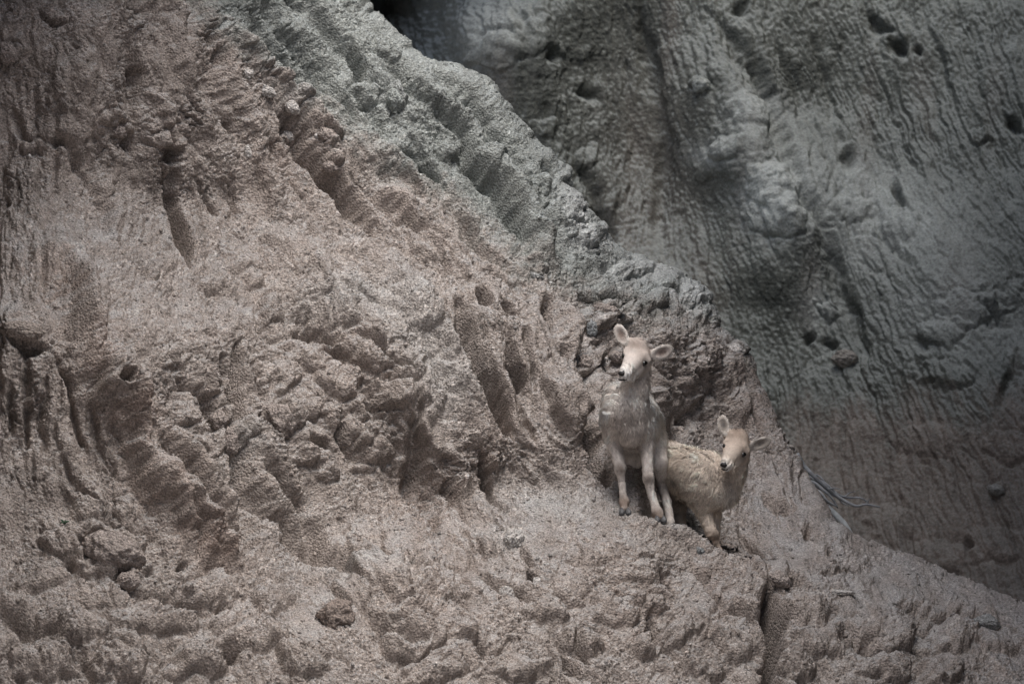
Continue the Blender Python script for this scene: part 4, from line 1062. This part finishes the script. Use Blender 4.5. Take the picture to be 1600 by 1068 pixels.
twigs = [([(1236, 708), (1247, 726), (1261, 741), (1285, 763), (1304, 777), (1328, 789), (1345, 786.5), (1366, 791)], 3.2, 0), ([(1246, 738), (1258, 746), (1280, 754), (1297, 769), (1312, 775.5), (1335, 776.5), (1348, 784)], 2.7, .03),
         ([(1248, 752), (1262, 752), (1277, 764), (1290, 776), (1300, 792)], 2.6, -.02), ([(1252, 762), (1265, 771), (1278, 786), (1293, 801)], 3.0, .02), ([(1256, 770), (1270, 766), (1284, 781), (1299, 790)], 2.2, -.04),
         ([(1262, 776), (1272, 790), (1286, 806), (1298, 812)], 2.4, .05), ([(1285, 763), (1294, 761), (1304, 763)], 1.4, -.02), ([(1296, 768), (1306, 783), (1318, 789)], 1.6, .02), ([(1310, 775), (1318, 769), (1327, 766)], 1.1, .02), ([(1258, 742), (1268, 741), (1276, 747), (1284, 757)], 1.8, .04), ([(1250, 748), (1266, 758), (1288, 770), (1304, 778)], 2.4, .06), ([(1255, 758), (1274, 776), (1292, 788)], 2.4, .07), ([(1343, 787), (1348, 780), (1352, 776)], .9, 0)]
for pts, r_, dy in twigs:
    n_ = len(pts)
    tube('branch', [W(p[0] + 9, p[1] + 1, SY + dy + .012 * math.sin(i * 2.1)) for i, p in enumerate(pts)], [1.3 * r_ / S * (1 - .62 * i / (n_ - 1)) for i in range(n_)], M_wood, shrub, org=so)
lg = tube('weathered_log', [W(1290, 790, SY - .04), W(1306, 805, SY - .04), W(1318, 817, SY - .05), W(1330, 834, SY - .06)], [5.2 / S, 5.6 / S, 5.0 / S, 3.8 / S], M_pale_wood)
tag(lg, 'short bleached piece of wood lying along the ridge edge below the shrub', 'wood')

tuft = bpy.data.objects.new('grass_tuft', None); col.objects.link(tuft)
gl = fg_ray(1136, 833)[0]
to = Vector(W(1117, 822, .36)); tuft.location = to
tag(tuft, 'few dry white grass blades beside the smaller lamb\'s forelegs', 'grass')
for i, (ex, ey) in enumerate([(1132, 813), (1130, 819), (1127, 806), (1133, 823), (1124, 803), (1128, 811)]):
    tube('grass_blade', [W(1117 + i * .4, 824, .36 + .01 * i), W((1117 + ex) / 2, (818 + ey) / 2 - 3, .355 + .01 * i), W(ex, ey, .35 + .01 * i)], [.9 / S, .75 / S, .3 / S], M_dry, tuft, seg=5, org=to)
gl, gn = fg_ray(101, 818)
sprig = bpy.data.objects.new('green_sprig', None); col.objects.link(sprig); sprig.location = gl
tag(sprig, 'tiny green sprig growing at the foot of the dark left wall', 'plant')
for i in range(5):
    a = i * 1.25
    e = gl + Vector((math.cos(a) * .016, -.012, .008 + .006 * math.sin(a * 2)))
    tube('leaf', [gl, (gl + e) / 2 + Vector((0, -.004, .004)), e], [.0015, .0034, .0006], M_leaf, sprig, seg=6, org=gl)

# ------------------------------------------------------------------ loose clay crumbs all over the slope
vis = (fgV[:, 0] > -1.75) & (fgV[:, 0] < 1.75) & (fgV[:, 2] > -1.2) & (fgV[:, 2] < 1.2)
cand = np.flatnonzero(vis)
nv3 = nrm2[keep][cand][:, 2]
wgt = np.clip(nv3 + .25, 0.05, None) ** 1.3
NC = 9000
ci = rng.choice(cand, NC, p=wgt / wgt.sum())
t_ = (1 + 5 ** .5) / 2
ico = np.array([(-1, t_, 0), (1, t_, 0), (-1, -t_, 0), (1, -t_, 0), (0, -1, t_), (0, 1, t_), (0, -1, -t_), (0, 1, -t_), (t_, 0, -1), (t_, 0, 1), (-t_, 0, -1), (-t_, 0, 1)]) / 1.9
icf = np.array([(0, 11, 5), (0, 5, 1), (0, 1, 7), (0, 7, 10), (0, 10, 11), (1, 5, 9), (5, 11, 4), (11, 10, 2), (10, 7, 6), (7, 1, 8), (3, 9, 4), (3, 4, 2), (3, 2, 6), (3, 6, 8), (3, 8, 9), (4, 9, 5), (2, 4, 11), (6, 2, 10), (8, 6, 7), (9, 8, 1)])
sz = (1.1 + 1.0 * rng.random(NC) + 3.2 * rng.random(NC) ** 6) / S
Vc = fgV[ci][:, None] + (ico[None] * (0.72 + .5 * rng.random((NC, 12, 1))) * (0.7 + .5 * rng.random((NC, 1, 3)))) * sz[:, None, None]
Fcr = (np.arange(NC)[:, None, None] * 12 + icf[None]).reshape(-1, 3)
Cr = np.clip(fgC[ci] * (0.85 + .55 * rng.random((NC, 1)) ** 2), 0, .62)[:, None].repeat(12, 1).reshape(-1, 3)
crumbs = link('clay_crumbs', make_mesh('clay_crumbs', Vc.reshape(-1, 3), Fcr, Cr, smooth=True), M_clay)
tag(crumbs, 'loose crumbs of dry clay strewn over the whole eroded slope', 'crumbs', kind='stuff')
